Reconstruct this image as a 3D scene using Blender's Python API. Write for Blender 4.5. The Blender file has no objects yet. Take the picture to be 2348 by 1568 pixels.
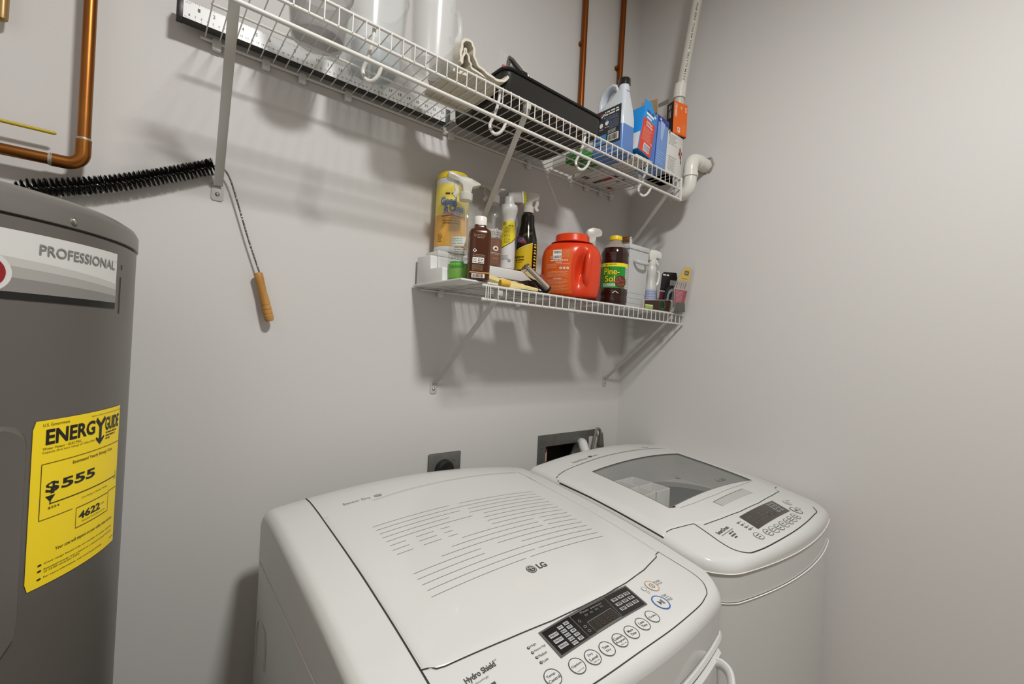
import bpy, bmesh, math, random
from math import sin, cos, pi, radians, sqrt, atan2
from mathutils import Vector, Matrix

random.seed(7)
SC = bpy.context.scene
COL = SC.collection

# ------------------------------------------------------------------ camera, world, lights, exposure
cam_d = bpy.data.cameras.new('camera')
cam_d.lens = 16.0; cam_d.sensor_width = 36.0; cam_d.sensor_fit = 'HORIZONTAL'
cam_d.clip_start = 0.02
cam = bpy.data.objects.new('camera', cam_d); COL.objects.link(cam)
Fv = Vector((0.6342321, 0.7731257, 0.0051272)); Rv = Vector((0.7719398, -0.6336011, 0.0515616)); Uv = Vector((-0.0431122, 0.0287441, 0.9986567))
cam.matrix_world = Matrix(((Rv.x, Uv.x, -Fv.x, 0.0), (Rv.y, Uv.y, -Fv.y, -1.16), (Rv.z, Uv.z, -Fv.z, 1.40), (0, 0, 0, 1)))
SC.camera = cam

world = bpy.data.worlds.new('world'); SC.world = world; world.use_nodes = True
bg = world.node_tree.nodes['Background']
bg.inputs[0].default_value = (1.0, 0.90, 0.80, 1); bg.inputs[1].default_value = 0.27

SC.view_settings.view_transform = 'Standard'
SC.view_settings.look = 'None'
SC.view_settings.gamma = 1.0
SC.view_settings.use_curve_mapping = False
SC.view_settings.exposure = 0.0

def area_light(name, loc, size, power, color=(1, 1, 1), rot=(0, 0, 0), sy=None):
    d = bpy.data.lights.new(name, 'AREA'); d.energy = power; d.color = color
    d.shape = 'RECTANGLE' if sy else 'DISK'; d.size = size
    if sy: d.size_y = sy
    o = bpy.data.objects.new(name, d); COL.objects.link(o); o.location = loc; o.rotation_euler = rot
    return o
LX, LY, LZ = 0.42, -1.46, 2.84
area_light('ceiling_lamp_light', (LX, LY, LZ), 0.24, 37, (1.0, 0.988, 0.968))

# ------------------------------------------------------------------ helpers
def lin(h):
    h = h.lstrip('#'); o = []
    for i in (0, 2, 4):
        c = int(h[i:i + 2], 16) / 255
        o.append(c / 12.92 if c <= 0.04045 else ((c + 0.055) / 1.055) ** 2.4)
    return (o[0], o[1], o[2], 1)

MATS = {}
def mat(name, h, rough=0.45, metal=0.0, trans=0.0, alpha=1.0, bump=0.0, bscale=60, ior=1.45, spec=0.5, var=0.0, vscale=6, h2=None, coat=0.0, stretch=None, sss=0.0):
    if name in MATS: return MATS[name]
    m = bpy.data.materials.new(name); m.use_nodes = True
    nt = m.node_tree; b = nt.nodes['Principled BSDF']
    b.inputs['Base Color'].default_value = lin(h)
    b.inputs['Roughness'].default_value = rough; b.inputs['Metallic'].default_value = metal
    b.inputs['IOR'].default_value = ior
    b.inputs['Specular IOR Level'].default_value = spec
    b.inputs['Transmission Weight'].default_value = trans
    b.inputs['Alpha'].default_value = alpha
    b.inputs['Coat Weight'].default_value = coat
    if sss: b.inputs['Subsurface Weight'].default_value = sss; b.inputs['Subsurface Radius'].default_value = (.01, .01, .01)
    if bump or var:
        tc = nt.nodes.new('ShaderNodeTexCoord'); mp = nt.nodes.new('ShaderNodeMapping')
        nt.links.new(tc.outputs['Object'], mp.inputs['Vector'])
        if stretch: mp.inputs['Scale'].default_value = stretch
    if bump:
        n = nt.nodes.new('ShaderNodeTexNoise'); n.inputs['Scale'].default_value = bscale; n.inputs['Detail'].default_value = 4
        bp = nt.nodes.new('ShaderNodeBump'); bp.inputs['Strength'].default_value = bump; bp.inputs['Distance'].default_value = 0.002
        nt.links.new(mp.outputs['Vector'], n.inputs['Vector']); nt.links.new(n.outputs['Fac'], bp.inputs['Height'])
        nt.links.new(bp.outputs['Normal'], b.inputs['Normal'])
    if var:
        n2 = nt.nodes.new('ShaderNodeTexNoise'); n2.inputs['Scale'].default_value = vscale; n2.inputs['Detail'].default_value = 5
        mx = nt.nodes.new('ShaderNodeMix'); mx.data_type = 'RGBA'
        mx.inputs[6].default_value = lin(h); mx.inputs[7].default_value = lin(h2 or h)
        rp = nt.nodes.new('ShaderNodeMapRange'); rp.inputs[1].default_value = 0.35; rp.inputs[2].default_value = 0.7; rp.inputs[4].default_value = var
        nt.links.new(mp.outputs['Vector'], n2.inputs['Vector']); nt.links.new(n2.outputs['Fac'], rp.inputs[0])
        nt.links.new(rp.outputs[0], mx.inputs[0]); nt.links.new(mx.outputs[2], b.inputs['Base Color'])
    MATS[name] = m
    return m

def thing(name, label, cat, loc, group=None):
    o = bpy.data.objects.new(name, None); COL.objects.link(o); o.empty_display_size = 0.05
    o.location = loc; o['label'] = label; o['category'] = cat
    if group: o['group'] = group
    return o
def tag(o, label, cat, group=None):
    o['label'] = label; o['category'] = cat
    if group: o['group'] = group
    return o

def wloc(o):
    v = Vector((0, 0, 0))
    while o is not None:
        v += o.location; o = o.parent
    return v

_TC = {}
def text_mesh(s, bold=0.0):
    k = (s, bold)
    if k in _TC: return _TC[k]
    c = bpy.data.curves.new('t', 'FONT'); c.body = s; c.size = 1; c.offset = bold; c.resolution_u = 3
    o = bpy.data.objects.new('t', c)
    me = bpy.data.meshes.new_from_object(o)
    vs = [(v.co.x, v.co.y) for v in me.vertices]; fs = [tuple(p.vertices) for p in me.polygons]
    bpy.data.objects.remove(o); bpy.data.curves.remove(c); bpy.data.meshes.remove(me)
    _TC[k] = (vs, fs)
    return vs, fs

class MB:
    def __init__(s): s.v = []; s.f = []; s.m = []; s.sm = []
    def add(s, vs, fs, mi=0, smooth=True):
        o = len(s.v); s.v += [tuple(p) for p in vs]
        for f in fs: s.f.append(tuple(i + o for i in f)); s.m.append(mi); s.sm.append(smooth)
        return s
    def box(s, lo, hi, mi=0, r=0.0, M=None, seg=2, top=None):
        (x0, y0, z0), (x1, y1, z1) = lo, hi
        bm = bmesh.new(); bmesh.ops.create_cube(bm, size=1.0)
        for v in bm.verts: v.co = Vector(((x0 + x1) / 2 + v.co.x * (x1 - x0), (y0 + y1) / 2 + v.co.y * (y1 - y0), (z0 + z1) / 2 + v.co.z * (z1 - z0)))
        if top:
            for v in bm.verts:
                if v.co.z > (z0 + z1) / 2:
                    v.co.x = (x0 + x1) / 2 + (v.co.x - (x0 + x1) / 2) * top; v.co.y = (y0 + y1) / 2 + (v.co.y - (y0 + y1) / 2) * top
        if r: bmesh.ops.bevel(bm, geom=bm.edges[:], offset=r, segments=seg, profile=0.5, affect='EDGES')
        bm.verts.index_update()
        vs = [(M @ v.co if M else v.co.copy()) for v in bm.verts]; fs = [tuple(v.index for v in f.verts) for f in bm.faces]; bm.free()
        return s.add(vs, fs, mi)
    def tube(s, path, r, n=10, mi=0, caps=True, flat=None):
        P = [Vector(p) for p in path]; N = len(P)
        rs = r if isinstance(r, (list, tuple)) else [r] * N
        T = []
        for i in range(N):
            a = P[max(0, i - 1)]; b = P[min(N - 1, i + 1)]; t = (b - a)
            T.append(t.normalized() if t.length > 1e-9 else Vector((0, 0, 1)))
        up = Vector((0, 0, 1)) if abs(T[0].z) < 0.9 else Vector((0, 1, 0))
        A = T[0].cross(up).normalized(); vs = []
        for i in range(N):
            A = (A - T[i] * A.dot(T[i])).normalized(); B = T[i].cross(A)
            for k in range(n):
                a = 2 * pi * k / n
                q = A * cos(a) * (flat or 1) + B * sin(a)
                vs.append(P[i] + q * rs[i])
        fs = []
        for i in range(N - 1):
            for k in range(n):
                k2 = (k + 1) % n
                fs.append((i * n + k, i * n + k2, (i + 1) * n + k2, (i + 1) * n + k))
        if caps:
            fs.append(tuple(range(n - 1, -1, -1))); fs.append(tuple((N - 1) * n + k for k in range(n)))
        return s.add(vs, fs, mi)
    def lathe(s, c, prof, n=32, mi=0, sx=1.0, sy=1.0, rot=0.0, axis=None, pw=2.0):
        # prof: list of (r, z[, mat]); around vertical axis through c (z relative to c.z); axis: Matrix for another direction
        vs = []; fs = []; ms = []
        for j, p in enumerate(prof):
            for k in range(n):
                a = 2 * pi * k / n; ca, sa = cos(a), sin(a)
                if pw != 2.0:
                    ca = math.copysign(abs(ca) ** (2 / pw), ca); sa = math.copysign(abs(sa) ** (2 / pw), sa)
                x, y = p[0] * ca * sx, p[0] * sa * sy
                x, y = x * cos(rot) - y * sin(rot), x * sin(rot) + y * cos(rot)
                q = Vector((x, y, p[1]))
                if axis: q = axis @ q
                vs.append(Vector(c) + q)
        o = len(s.v); s.v += [tuple(v) for v in vs]
        for j in range(len(prof) - 1):
            m = prof[j][2] if len(prof[j]) > 2 else mi
            for k in range(n):
                k2 = (k + 1) % n
                s.f.append((o + j * n + k, o + j * n + k2, o + (j + 1) * n + k2, o + (j + 1) * n + k)); s.m.append(m); s.sm.append(True)
        if prof[0][0] > 1e-4: s.f.append(tuple(o + k for k in range(n - 1, -1, -1))); s.m.append(prof[0][2] if len(prof[0]) > 2 else mi); s.sm.append(True)
        if prof[-1][0] > 1e-4:
            L = len(prof) - 1
            s.f.append(tuple(o + L * n + k for k in range(n))); s.m.append(prof[L - 1][2] if len(prof[L - 1]) > 2 else mi); s.sm.append(True)
        return s
    def prism(s, poly, org, U, V, W, mi=0, r=0.0):
        # poly in (u, v); extruded along W (full vector), starting at org
        org, U, V, W = Vector(org), Vector(U), Vector(V), Vector(W); n = len(poly)
        bm = bmesh.new()
        a = [bm.verts.new(org + U * p[0] + V * p[1]) for p in poly]; b = [bm.verts.new(org + U * p[0] + V * p[1] + W) for p in poly]
        bm.faces.new(a[::-1]); bm.faces.new(b)
        for i in range(n): bm.faces.new((a[i], a[(i + 1) % n], b[(i + 1) % n], b[i]))
        bmesh.ops.recalc_face_normals(bm, faces=bm.faces[:])
        if r: bmesh.ops.bevel(bm, geom=bm.edges[:], offset=r, segments=2, profile=0.5, affect='EDGES')
        bm.verts.index_update()
        vs = [v.co.copy() for v in bm.verts]; fs = [tuple(v.index for v in f.verts) for f in bm.faces]; bm.free()
        return s.add(vs, fs, mi)
    def grid(s, fn, us, vs_, mi=0, skip=None, closed=False):
        nu, nv = len(us), len(vs_); pts = [fn(u, v) for u in us for v in vs_]; fs = []
        for i in range(nu - 1):
            for j in range(nv - 1):
                if skip and skip((us[i] + us[i + 1]) / 2, (vs_[j] + vs_[j + 1]) / 2): continue
                fs.append((i * nv + j, (i + 1) * nv + j, (i + 1) * nv + j + 1, i * nv + j + 1))
        return s.add(pts, fs, mi)
    # --- flat marks laid on a surface by fn(u, v) -> point
    def text(s, t, fn, u0, u1, v0, v1, mi=0, bold=0.0, sub=0.0, rot=None):
        vs, fs = text_mesh(t, bold)
        if not vs: return s
        xs = [p[0] for p in vs]; ys = [p[1] for p in vs]; a, b, c, d = min(xs), max(xs), min(ys), max(ys)
        q = [(u0 + (x - a) / max(b - a, 1e-6) * (u1 - u0), v0 + (y - c) / max(d - c, 1e-6) * (v1 - v0)) for x, y in vs]
        return s.flat(q, fs, fn, mi, sub)
    def flat(s, q, fs, fn, mi=0, sub=0.0):
        if sub:
            bm = bmesh.new(); bv = [bm.verts.new((x, y, 0)) for x, y in q]
            for f in fs:
                try: bm.faces.new([bv[i] for i in f])
                except ValueError: pass
            for _ in range(3):
                es = [e for e in bm.edges if e.calc_length() > sub]
                if not es: break
                bmesh.ops.subdivide_edges(bm, edges=es, cuts=1)
            bmesh.ops.triangulate(bm, faces=bm.faces[:])
            bm.verts.index_update()
            q = [(v.co.x, v.co.y) for v in bm.verts]; fs = [tuple(v.index for v in f.verts) for f in bm.faces]; bm.free()
        return s.add([fn(x, y) for x, y in q], fs, mi, False)
    def rect(s, fn, u0, u1, v0, v1, mi=0, nu=1, nv=1):
        return s.grid(fn, [u0 + (u1 - u0) * i / nu for i in range(nu + 1)], [v0 + (v1 - v0) * i / nv for i in range(nv + 1)], mi)
    def quad(s, fn, c, mi=0, n=6):
        (a, b, d, e) = c   # bilinear patch
        def g(i, j):
            i /= n; j /= n
            return fn(*[(a[k] * (1 - i) + b[k] * i) * (1 - j) + (e[k] * (1 - i) + d[k] * i) * j for k in (0, 1)])
        return s.grid(g, list(range(n + 1)), list(range(n + 1)), mi)
    def strip(s, fn, pts, w, mi=0, step=0.02, closed=False):
        P = [Vector((p[0], p[1])) for p in pts]
        if closed: P.append(P[0])
        Q = [P[0]]
        for a, b in zip(P, P[1:]):
            n = max(1, int((b - a).length / step))
            Q += [a + (b - a) * (k / n) for k in range(1, n + 1)]
        vs = []
        for i, p in enumerate(Q):
            t = (Q[min(i + 1, len(Q) - 1)] - Q[max(i - 1, 0)])
            if t.length < 1e-9: t = Vector((1, 0))
            t.normalize(); nrm = Vector((-t.y, t.x)) * w / 2
            vs += [fn(*(p + nrm)), fn(*(p - nrm))]
        return s.add(vs, [(2 * i, 2 * i + 1, 2 * i + 3, 2 * i + 2) for i in range(len(Q) - 1)], mi, False)
    def ring(s, fn, cx, cy, rx, ry, w, mi=0, n=36):
        vs = []
        for k in range(n):
            a = 2 * pi * k / n
            vs += [fn(cx + rx * cos(a), cy + ry * sin(a)), fn(cx + (rx - w) * cos(a), cy + (ry - w) * sin(a))]
        return s.add(vs, [(2 * k, 2 * k + 1, (2 * k + 3) % (2 * n), (2 * k + 2) % (2 * n)) for k in range(n)], mi, False)
    def disc(s, fn, cx, cy, rx, ry, mi=0, n=28):
        vs = [fn(cx, cy)] + [fn(cx + rx * cos(2 * pi * k / n), cy + ry * sin(2 * pi * k / n)) for k in range(n)]
        return s.add(vs, [(0, 1 + k, 1 + (k + 1) % n) for k in range(n)], mi, False)
    def scrawl(s, fn, u0, u1, v, h, mi=0, seed=1, nv=2):
        # small print too fine to read: word-length dashes
        rr = random.Random(seed); u = u0
        while u < u1 - h:
            L = min(rr.uniform(2.0, 6.5) * h, u1 - u)
            s.rect(fn, u, u + L, v - h / 2, v + h / 2, mi, nv, 1)
            u += L + h * 0.8
        return s
    def bars(s, fn, u0, u1, v0, v1, mi_w, mi_k, seed=3, n=14, fn2=None):
        s.rect(fn, u0, u1, v0, v1, mi_w, 3, 2)
        rr = random.Random(seed); g = (u1 - u0); u = u0 + g * .08
        while u < u1 - g * .1:
            w = g / n * rr.uniform(.25, .8)
            s.rect(fn2 or fn, u, u + w, v0 + (v1 - v0) * .1, v1 - (v1 - v0) * .1, mi_k); u += w + g / n * rr.uniform(.2, .6)
        return s
    def build(s, name, mats, parent=None, label=None, kind=None, ang=35, at=None, nosmooth=False):
        if not isinstance(mats, (list, tuple)): mats = [mats]
        off = wloc(parent) if parent is not None else Vector(at or (0, 0, 0))
        me = bpy.data.meshes.new(name)
        me.from_pydata([(p[0] - off.x, p[1] - off.y, p[2] - off.z) for p in s.v], [], s.f)
        for m in mats: me.materials.append(m)
        me.polygons.foreach_set('material_index', s.m)
        me.polygons.foreach_set('use_smooth', [False] * len(s.f) if nosmooth else s.sm)
        me.update(); me.validate()
        if not nosmooth: me.set_sharp_from_angle(angle=radians(ang))
        o = bpy.data.objects.new(name, me); COL.objects.link(o)
        if parent is not None: o.parent = parent
        else: o.location = off
        if label: o['label'] = label
        if kind: o['kind'] = kind
        return o

def spline(pts, n=8):
    P = [Vector(p) for p in pts]; out = []
    for i in range(len(P) - 1):
        p0 = P[max(i - 1, 0)]; p1 = P[i]; p2 = P[i + 1]; p3 = P[min(i + 2, len(P) - 1)]
        for k in range(n):
            t = k / n
            out.append(0.5 * ((2 * p1) + (p2 - p0) * t + (2 * p0 - 5 * p1 + 4 * p2 - p3) * t * t + (3 * p1 - p0 - 3 * p2 + p3) * t ** 3))
    out.append(P[-1]); return out
def plane_fn(org, U, V, off=0.0):
    org, U, V = Vector(org), Vector(U), Vector(V); N = U.cross(V).normalized() * off
    return lambda u, v: org + U * u + V * v + N
def cyl_fn(cx, cy, R, a0, z0, off=0.0006):
    # u = arc length going right as seen from outside, v = height
    Rf = R if callable(R) else (lambda z: R)
    def f(u, v):
        r = Rf(v + z0) + off; a = a0 + u / Rf(z0)
        return Vector((cx + r * cos(a), cy + r * sin(a), z0 + v))
    return f
def interp(x, X, Y):
    if x <= X[0]: return Y[0]
    for i in range(len(X) - 1):
        if x <= X[i + 1]: return Y[i] + (Y[i + 1] - Y[i]) * (x - X[i]) / (X[i + 1] - X[i])
    return Y[-1]
def prof_r(prof, c_z=0):
    def f(z):
        z -= c_z
        for a, b in zip(prof, prof[1:]):
            if min(a[1], b[1]) <= z <= max(a[1], b[1]) and abs(b[1] - a[1]) > 1e-6:
                return a[0] + (b[0] - a[0]) * (z - a[1]) / (b[1] - a[1])
        return prof[0][0]
    return f
def toward(x, y): return atan2(-1.16 - y, -x)      # azimuth from a thing towards where one stands

# ------------------------------------------------------------------ materials
M_wall = mat('wall_paint', 'd0cecb', 0.55, bump=0.10, bscale=110, spec=0.3, var=0.25, vscale=1.3, h2='cbc8c5')
M_ceil = mat('ceiling_paint', 'dcd9d2', 0.8)
M_floor = mat('floor_vinyl', '8c7a66', 0.5, var=0.4, vscale=4, h2='7a6a58')
M_white = mat('white_enamel', 'cecfcc', 0.16, spec=0.5, coat=0.3)
M_whitep = mat('white_plastic', 'dcdcd9', 0.30)
M_wire = mat('white_vinyl_coating', 'dad8d2', 0.35)
M_brk = mat('bracket_enamel', 'bfbdb7', 0.4)
M_line = mat('seam_dark', '2b2a28', 0.6)
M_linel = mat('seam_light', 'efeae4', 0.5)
M_grey = mat('print_grey', '4a4a49', 0.5)
M_gline = mat('print_light_grey', '8f8f8c', 0.5)
M_black = mat('print_black', '141414', 0.4)
M_blackgl = mat('display_black', '1d1c1b', 0.12, spec=0.5)
M_key = mat('display_key_grey', 'a9aaaa', 0.4)
M_orange_ring = mat('print_orange', 'd08a45', 0.5)
M_blue_ring = mat('print_blue', '2f5fb0', 0.5)
M_steel = mat('steel', 'b8b6b0', 0.28, metal=1.0)
M_gsteel = mat('galvanized_plate', '7c7d79', 0.45, metal=0.6, var=0.6, vscale=30, h2='666763')
M_chrome = mat('chrome', 'd8d4c8', 0.08, metal=1.0)
M_copper = mat('copper', '9c6632', 0.36, metal=1.0, var=0.7, vscale=14, h2='8a4f24', bump=0.05, bscale=40)
M_copperd = mat('copper_dark', '93501c', 0.42, metal=0.8, var=0.5, vscale=10, h2='7d3f16')
M_solder = mat('solder', 'b9b5aa', 0.5, metal=0.6)
M_wood = mat('wood_handle', 'c08e4b', 0.5, var=0.7, vscale=10, h2='a06e32', stretch=(4, 4, 1))
M_bristle = mat('black_bristle', '15140f', 0.65)
M_heater = mat('heater_grey', '68645f', 0.34, metal=0.25, spec=0.5)
M_heater2 = mat('heater_cap_grey', '73706b', 0.34, metal=0.25)
M_pvc = mat('pvc', 'dedcd4', 0.25)
M_pvcd = mat('pvc_weathered', 'cfccc1', 0.3)

# ------------------------------------------------------------------ room
def wx(y, z): return 1.524 + (z - 0.6) * 0.0148 + (-y) * 0.10      # right wall stands a little out of square
CEIL = 2.93
def struct(mb, name, m): return mb.build(name, m, None, kind='structure', nosmooth=True)
b = MB(); X0, X1 = -0.62, 1.6
# back wall with the recess of the washer supply box cut out
rx0, rx1, rz0, rz1 = 1.125, 1.352, 0.905, 1.049
xs = [X0, rx0, rx1, 1.66]; zs = [0, rz0, rz1, CEIL]
b.grid(lambda x, z: Vector((x if x < 1.65 else wx(0, z), 0, z)), xs, zs, skip=lambda x, z: rx0 < x < rx1 and rz0 < z < rz1)
b.add([(X0, .1, 0), (1.7, .1, 0), (1.7, .1, CEIL), (X0, .1, CEIL)], [(0, 1, 2, 3)])
struct(b, 'wall_back', M_wall)
b = MB()
b.grid(lambda y, z: Vector((wx(y, z), y, z)), [0, -.7, -1.4, -2.3], [0, 1, 2, CEIL])
b.grid(lambda y, z: Vector((wx(y, z) + .1, y, z)), [0, -2.3], [0, CEIL])
struct(b, 'wall_right', M_wall)
b = MB(); b.box((X0 - .1, -2.3, 0), (X0, 0.0, CEIL)); struct(b, 'wall_left', M_wall)
b = MB(); b.box((X0 - .1, -4.2, -.1), (1.95, 0.1, 0)); struct(b, 'floor', M_floor)
b = MB(); b.box((X0 - .1, -2.3, CEIL), (1.95, 0.1, CEIL + .1)); struct(b, 'ceiling', M_ceil)

lamp = thing('ceiling_lamp', 'round white flush ceiling lamp above where one stands', 'lamp', (LX, LY, CEIL))
MB().lathe((LX, LY, CEIL), [(.15, 0), (.15, -.03), (.135, -.04), (0.0, -.04)][::-1], 32).build('lamp_base', M_whitep, lamp)
M_glow = mat('lamp_glass', 'ffffff', 0.4)
M_glow.node_tree.nodes['Principled BSDF'].inputs['Emission Color'].default_value = (1, .95, .88, 1)
M_glow.node_tree.nodes['Principled BSDF'].inputs['Emission Strength'].default_value = 6
MB().lathe((LX, LY, CEIL), [(0, -.078), (.06, -.074), (.11, -.06), (.128, -.04)], 32).build('lamp_shade', M_glow, lamp)

# ------------------------------------------------------------------ water heater
HX, HY, HR = -0.26, -0.30, 0.253
wh = thing('water_heater', 'tall dark grey cylindrical water heater with yellow energy sticker', 'water heater', (HX, HY, 0))
MB().lathe((HX, HY, 0), [(HR - .004, .02), (HR, .03), (HR, 1.500), (HR - .002, 1.5025)], 96).build('tank', M_heater, wh)
MB().lathe((HX, HY, 0), [(HR - .004, 1.5025), (HR + .0015, 1.504), (HR + .0015, 1.522), (HR - .002, 1.529), (HR - .012, 1.535), (HR * .5, 1.552), (0, 1.558)], 96).build('top_cap', M_heater2, wh)
MB().lathe((HX, HY, 0), [(HR - .02, 0), (HR - .02, .02), (HR, .02)], 48).build('base_ring', M_black, wh)
def hc(deg, off=0.0):
    a = radians(deg); return Vector((HX + (HR + off) * cos(a), HY + (HR + off) * sin(a), 0))
p = hc(-38.4, .001); nrm = Vector((cos(radians(-38.4)), sin(radians(-38.4)), 0))
ax = nrm.to_track_quat('Z', 'Y').to_matrix()
MB().lathe((p.x, p.y, 1.511), [(0, .0035), (.0025, .003), (.0042, .0012), (.0045, 0)], 16, axis=ax).build('cap_screw', M_steel, wh)
def hfn(a0, z0, off): return cyl_fn(HX, HY, HR, radians(a0), z0, off)
M_lab_w = mat('label_white', 'cfcfcb', 0.35); M_lab_1 = mat('label_grey_light', 'b9b8b3', 0.35); M_lab_2 = mat('label_grey_mid', 'a19f9a', 0.35); M_lab_3 = mat('label_grey', '84827e', 0.35)
M_lab_t = mat('label_text_grey', '7d7c79', 0.4); M_red = mat('badge_red', '8d1522', 0.25)
f = hfn(-72, 1.42, .0006); U1 = radians(72 - 22) * HR
b = MB(); b.rect(f, 0, U1, .006, .068, 0, 24, 1); b.rect(hfn(-72, 1.42, .0007), 0, U1, -.001, .0065, 4, 24, 1)
f2 = hfn(-72, 1.42, .0009)
def swoosh(z0a, z0b, z1a, z1b, mi, o):
    ff = hfn(-72, 1.42, o); n = 24
    vs = []; 
    for i in range(n + 1):
        t = i / n; e = t * t
        vs += [ff(U1 * t, z0a + (z0b - z0a) * e), ff(U1 * t, z1a + (z1b - z1a) * e)]
    b.add(vs, [(2 * i, 2 * i + 2, 2 * i + 3, 2 * i + 1) for i in range(n)], mi)
swoosh(.0065, .0065, .043, .030, 1, .0008); swoosh(.0065, .0065, .034, .023, 2, .0009); swoosh(.0065, .0065, .022, .015, 3, .0010)
b.text('PROFESSIONAL', hfn(-45.8, 1.42, .0014), 0, .0995, .0475, .0585, 5, .012, sub=.004)
b.text('TM', hfn(-45.8, 1.42, .0014), .100, .1025, .0565, .059, 5)
b.build('brand_label', [M_lab_w, M_lab_1, M_lab_2, M_lab_3, M_black, M_lab_t], wh)
b = MB(); f = hfn(-55.6, 1.444, .0012); b.disc(f, 0, 0, .0215, .020, 0, 36); b.disc(hfn(-55.6, 1.444, .0018), 0, 0, .0165, .0155, 1, 36)
b.build('round_badge', [M_lab_w, M_red], wh)
# access panel: a raised rounded plate left of the sticker
b = MB(); pts = []
ux, z0, z1, rr_ = .0, 1.046, 1.293, .022
f = hfn(-46.0, 0, .005); g = hfn(-46.0, 0, .0)
out = [(-.10, z1), (-rr_, z1)] + [(-rr_ + rr_ * sin(t * pi / 12), z1 - rr_ + rr_ * cos(t * pi / 12)) for t in range(1, 7)] + [(0, z0 + .05)] + [(-.04 + .04 * cos(t * pi / 12), z0 + .04 - .04 * sin(t * pi / 12)) for t in range(1, 7)] + [(-.10, z0)]
ins = [(-.10, z1 - .004)] + [(x - .004 if x > -.02 else x, z - (.004 if z > 1.2 else 0) + (.004 if z < 1.07 else 0)) for x, z in out[1:-1]] + [(-.10, z0 + .004)]
n = len(out); A = [g(*p) for p in out]; B = [f(*p) for p in ins]
b.add(A + B, [(i, i + 1, n + i + 1, n + i) for i in range(n - 1)]); 
cl = [f(-.10, p[1]) for p in ins]
mid = [f(-.05, p[1]) if p[0] > -.05 else f(p[0], p[1]) for p in ins]
b.add(B + mid + cl, [(i, i + 1, n + i + 1, n + i) for i in range(n - 1)] + [(n + i, n + i + 1, 2 * n + i + 1, 2 * n + i) for i in range(n - 1)])
b.build('access_panel', M_heater, wh)
for z, h in ((1.473, .006), (1.437, .047)):
    MB().rect(hfn(-19.2 if z > 1.45 else -19.6, z, .0005), 0, .0022, -h / 2, h / 2, 0, 1, 1).build('scratch', M_line, wh)

# energy guide sticker
M_yel = mat('sticker_yellow', 'f8da1a', 0.45); M_brownk = mat('sticker_ink_soft', '5b4a10', 0.5)
SW, SH, SZ = .1325, .179, 1.293
def E_(off): 
    f = hfn(-45.0, SZ - SH, off)
    return lambda u, w: f(u * SW, (1 - w) * SH)
b = MB(); e0 = E_(.0008); e1 = E_(.0012)
pts = [(.03, 0)] + [(1, 0), (1, 1), (.02, 1), (0, .985), (0, .02)]
b.grid(lambda i, j: e0(max(i, .02 if j in (0, 20) else 0) if i == 0 else i, j / 20), [k / 20 for k in range(21)], list(range(21)), 0)
T = lambda t, u0, u1, w0, w1, m=1, bo=0.0: b.text(t, lambda u, v: e1(u, 1 - v), u0, u1, 1 - w1, 1 - w0, m, bo, sub=.05)
T('U.S. Government', .07, .29, .018, .036, 2); T('Federal law prohibits removal of this label before consumer purchase', .52, .98, .022, .034, 2)
T('ENERG', .095, .570, .055, .150, 1, .03); T('GUIDE', .715, .968, .055, .150, 1, .03)
b.strip(lambda u, v: e1(u, v), [(.585, .055), (.645, .105)], .03, 1); b.strip(lambda u, v: e1(u, v), [(.71, .055), (.645, .105)], .03, 1)
b.strip(lambda u, v: e1(u, v), [(.645, .10), (.645, .21)], .035, 1)
b.flat([(.585, .19), (.645, .232), (.705, .19), (.70, .175), (.645, .20), (.59, .175)], [(0, 1, 4, 5), (1, 2, 3, 4)], lambda u, v: e1(u, v), 1)
T('Water Heater - ELECTRIC', .075, .42, .163, .178, 2); T('Capacity (first hour rating): 67 GALLONS', .075, .57, .186, .202, 2)
b.scrawl(lambda u, v: e1(u, v), .73, .93, .165, .010, 2, 1); b.scrawl(lambda u, v: e1(u, v), .73, .90, .186, .010, 2, 2); b.scrawl(lambda u, v: e1(u, v), .73, .80, .206, .010, 2, 3)
b.strip(lambda u, v: e1(u, v), [(.075, .262), (.985, .262)], .004, 2); b.strip(lambda u, v: e1(u, v), [(.075, .262), (.075, .598)], .006, 2); b.strip(lambda u, v: e1(u, v), [(.075, .598), (.36, .598)], .004, 2); b.strip(lambda u, v: e1(u, v), [(.82, .598), (.985, .598)], .004, 2)
T('Estimated Yearly Energy Cost', .34, .86, .287, .312, 2, .01); T('$', .115, .225, .378, .452, 1, .03); T('555', .245, .60, .380, .442, 1, .03)
b.flat([(.115, .462), (.195, .462), (.155, .50)], [(0, 1, 2)], lambda u, v: e1(u, v), 1)
b.strip(lambda u, v: e1(u, v), [(.155, .49), (.155, .518)], .008, 1); b.strip(lambda u, v: e1(u, v), [(.155, .512), (.96, .512)], .006, 1); b.strip(lambda u, v: e1(u, v), [(.96, .475), (.96, .512)], .006, 2)
T('$554', .14, .235, .530, .546, 2, .01); T('$557', .925, .98, .522, .536, 2)
T('Cost Range of Similar Models', .45, .80, .545, .560, 2)
b.strip(lambda u, v: e1(u, v), [(.40, .605), (.83, .605), (.83, .735), (.40, .735)], .005, 2, closed=True)
T('4622', .43, .70, .640, .690, 1, .03); T('kWh', .715, .765, .652, .664, 2); T('Estimated Yearly Electricity Use', .47, .78, .702, .716, 2)
T('Your cost will depend on your utility rates and use.', .22, .93, .795, .822, 1, .005)
for k, (t, w, u1) in enumerate((('Cost range based only on models of similar capacity', .862, .93), ('Estimated energy cost is based on a national average electricity', .897, .93), ('of 12.00 cents per kWh', .913, .46), ('For more information, visit www.ftc.gov/energy', .945, .76))):
    T(t, .135, u1, w, w + .014, 1, .004)
    if k != 2: b.disc(lambda u, v: e1(u, v), .10, w + .007, .016, .006, 1)
b.scrawl(lambda u, v: e1(u, v), .90, .985, .955, .004, 2, 5)
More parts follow.
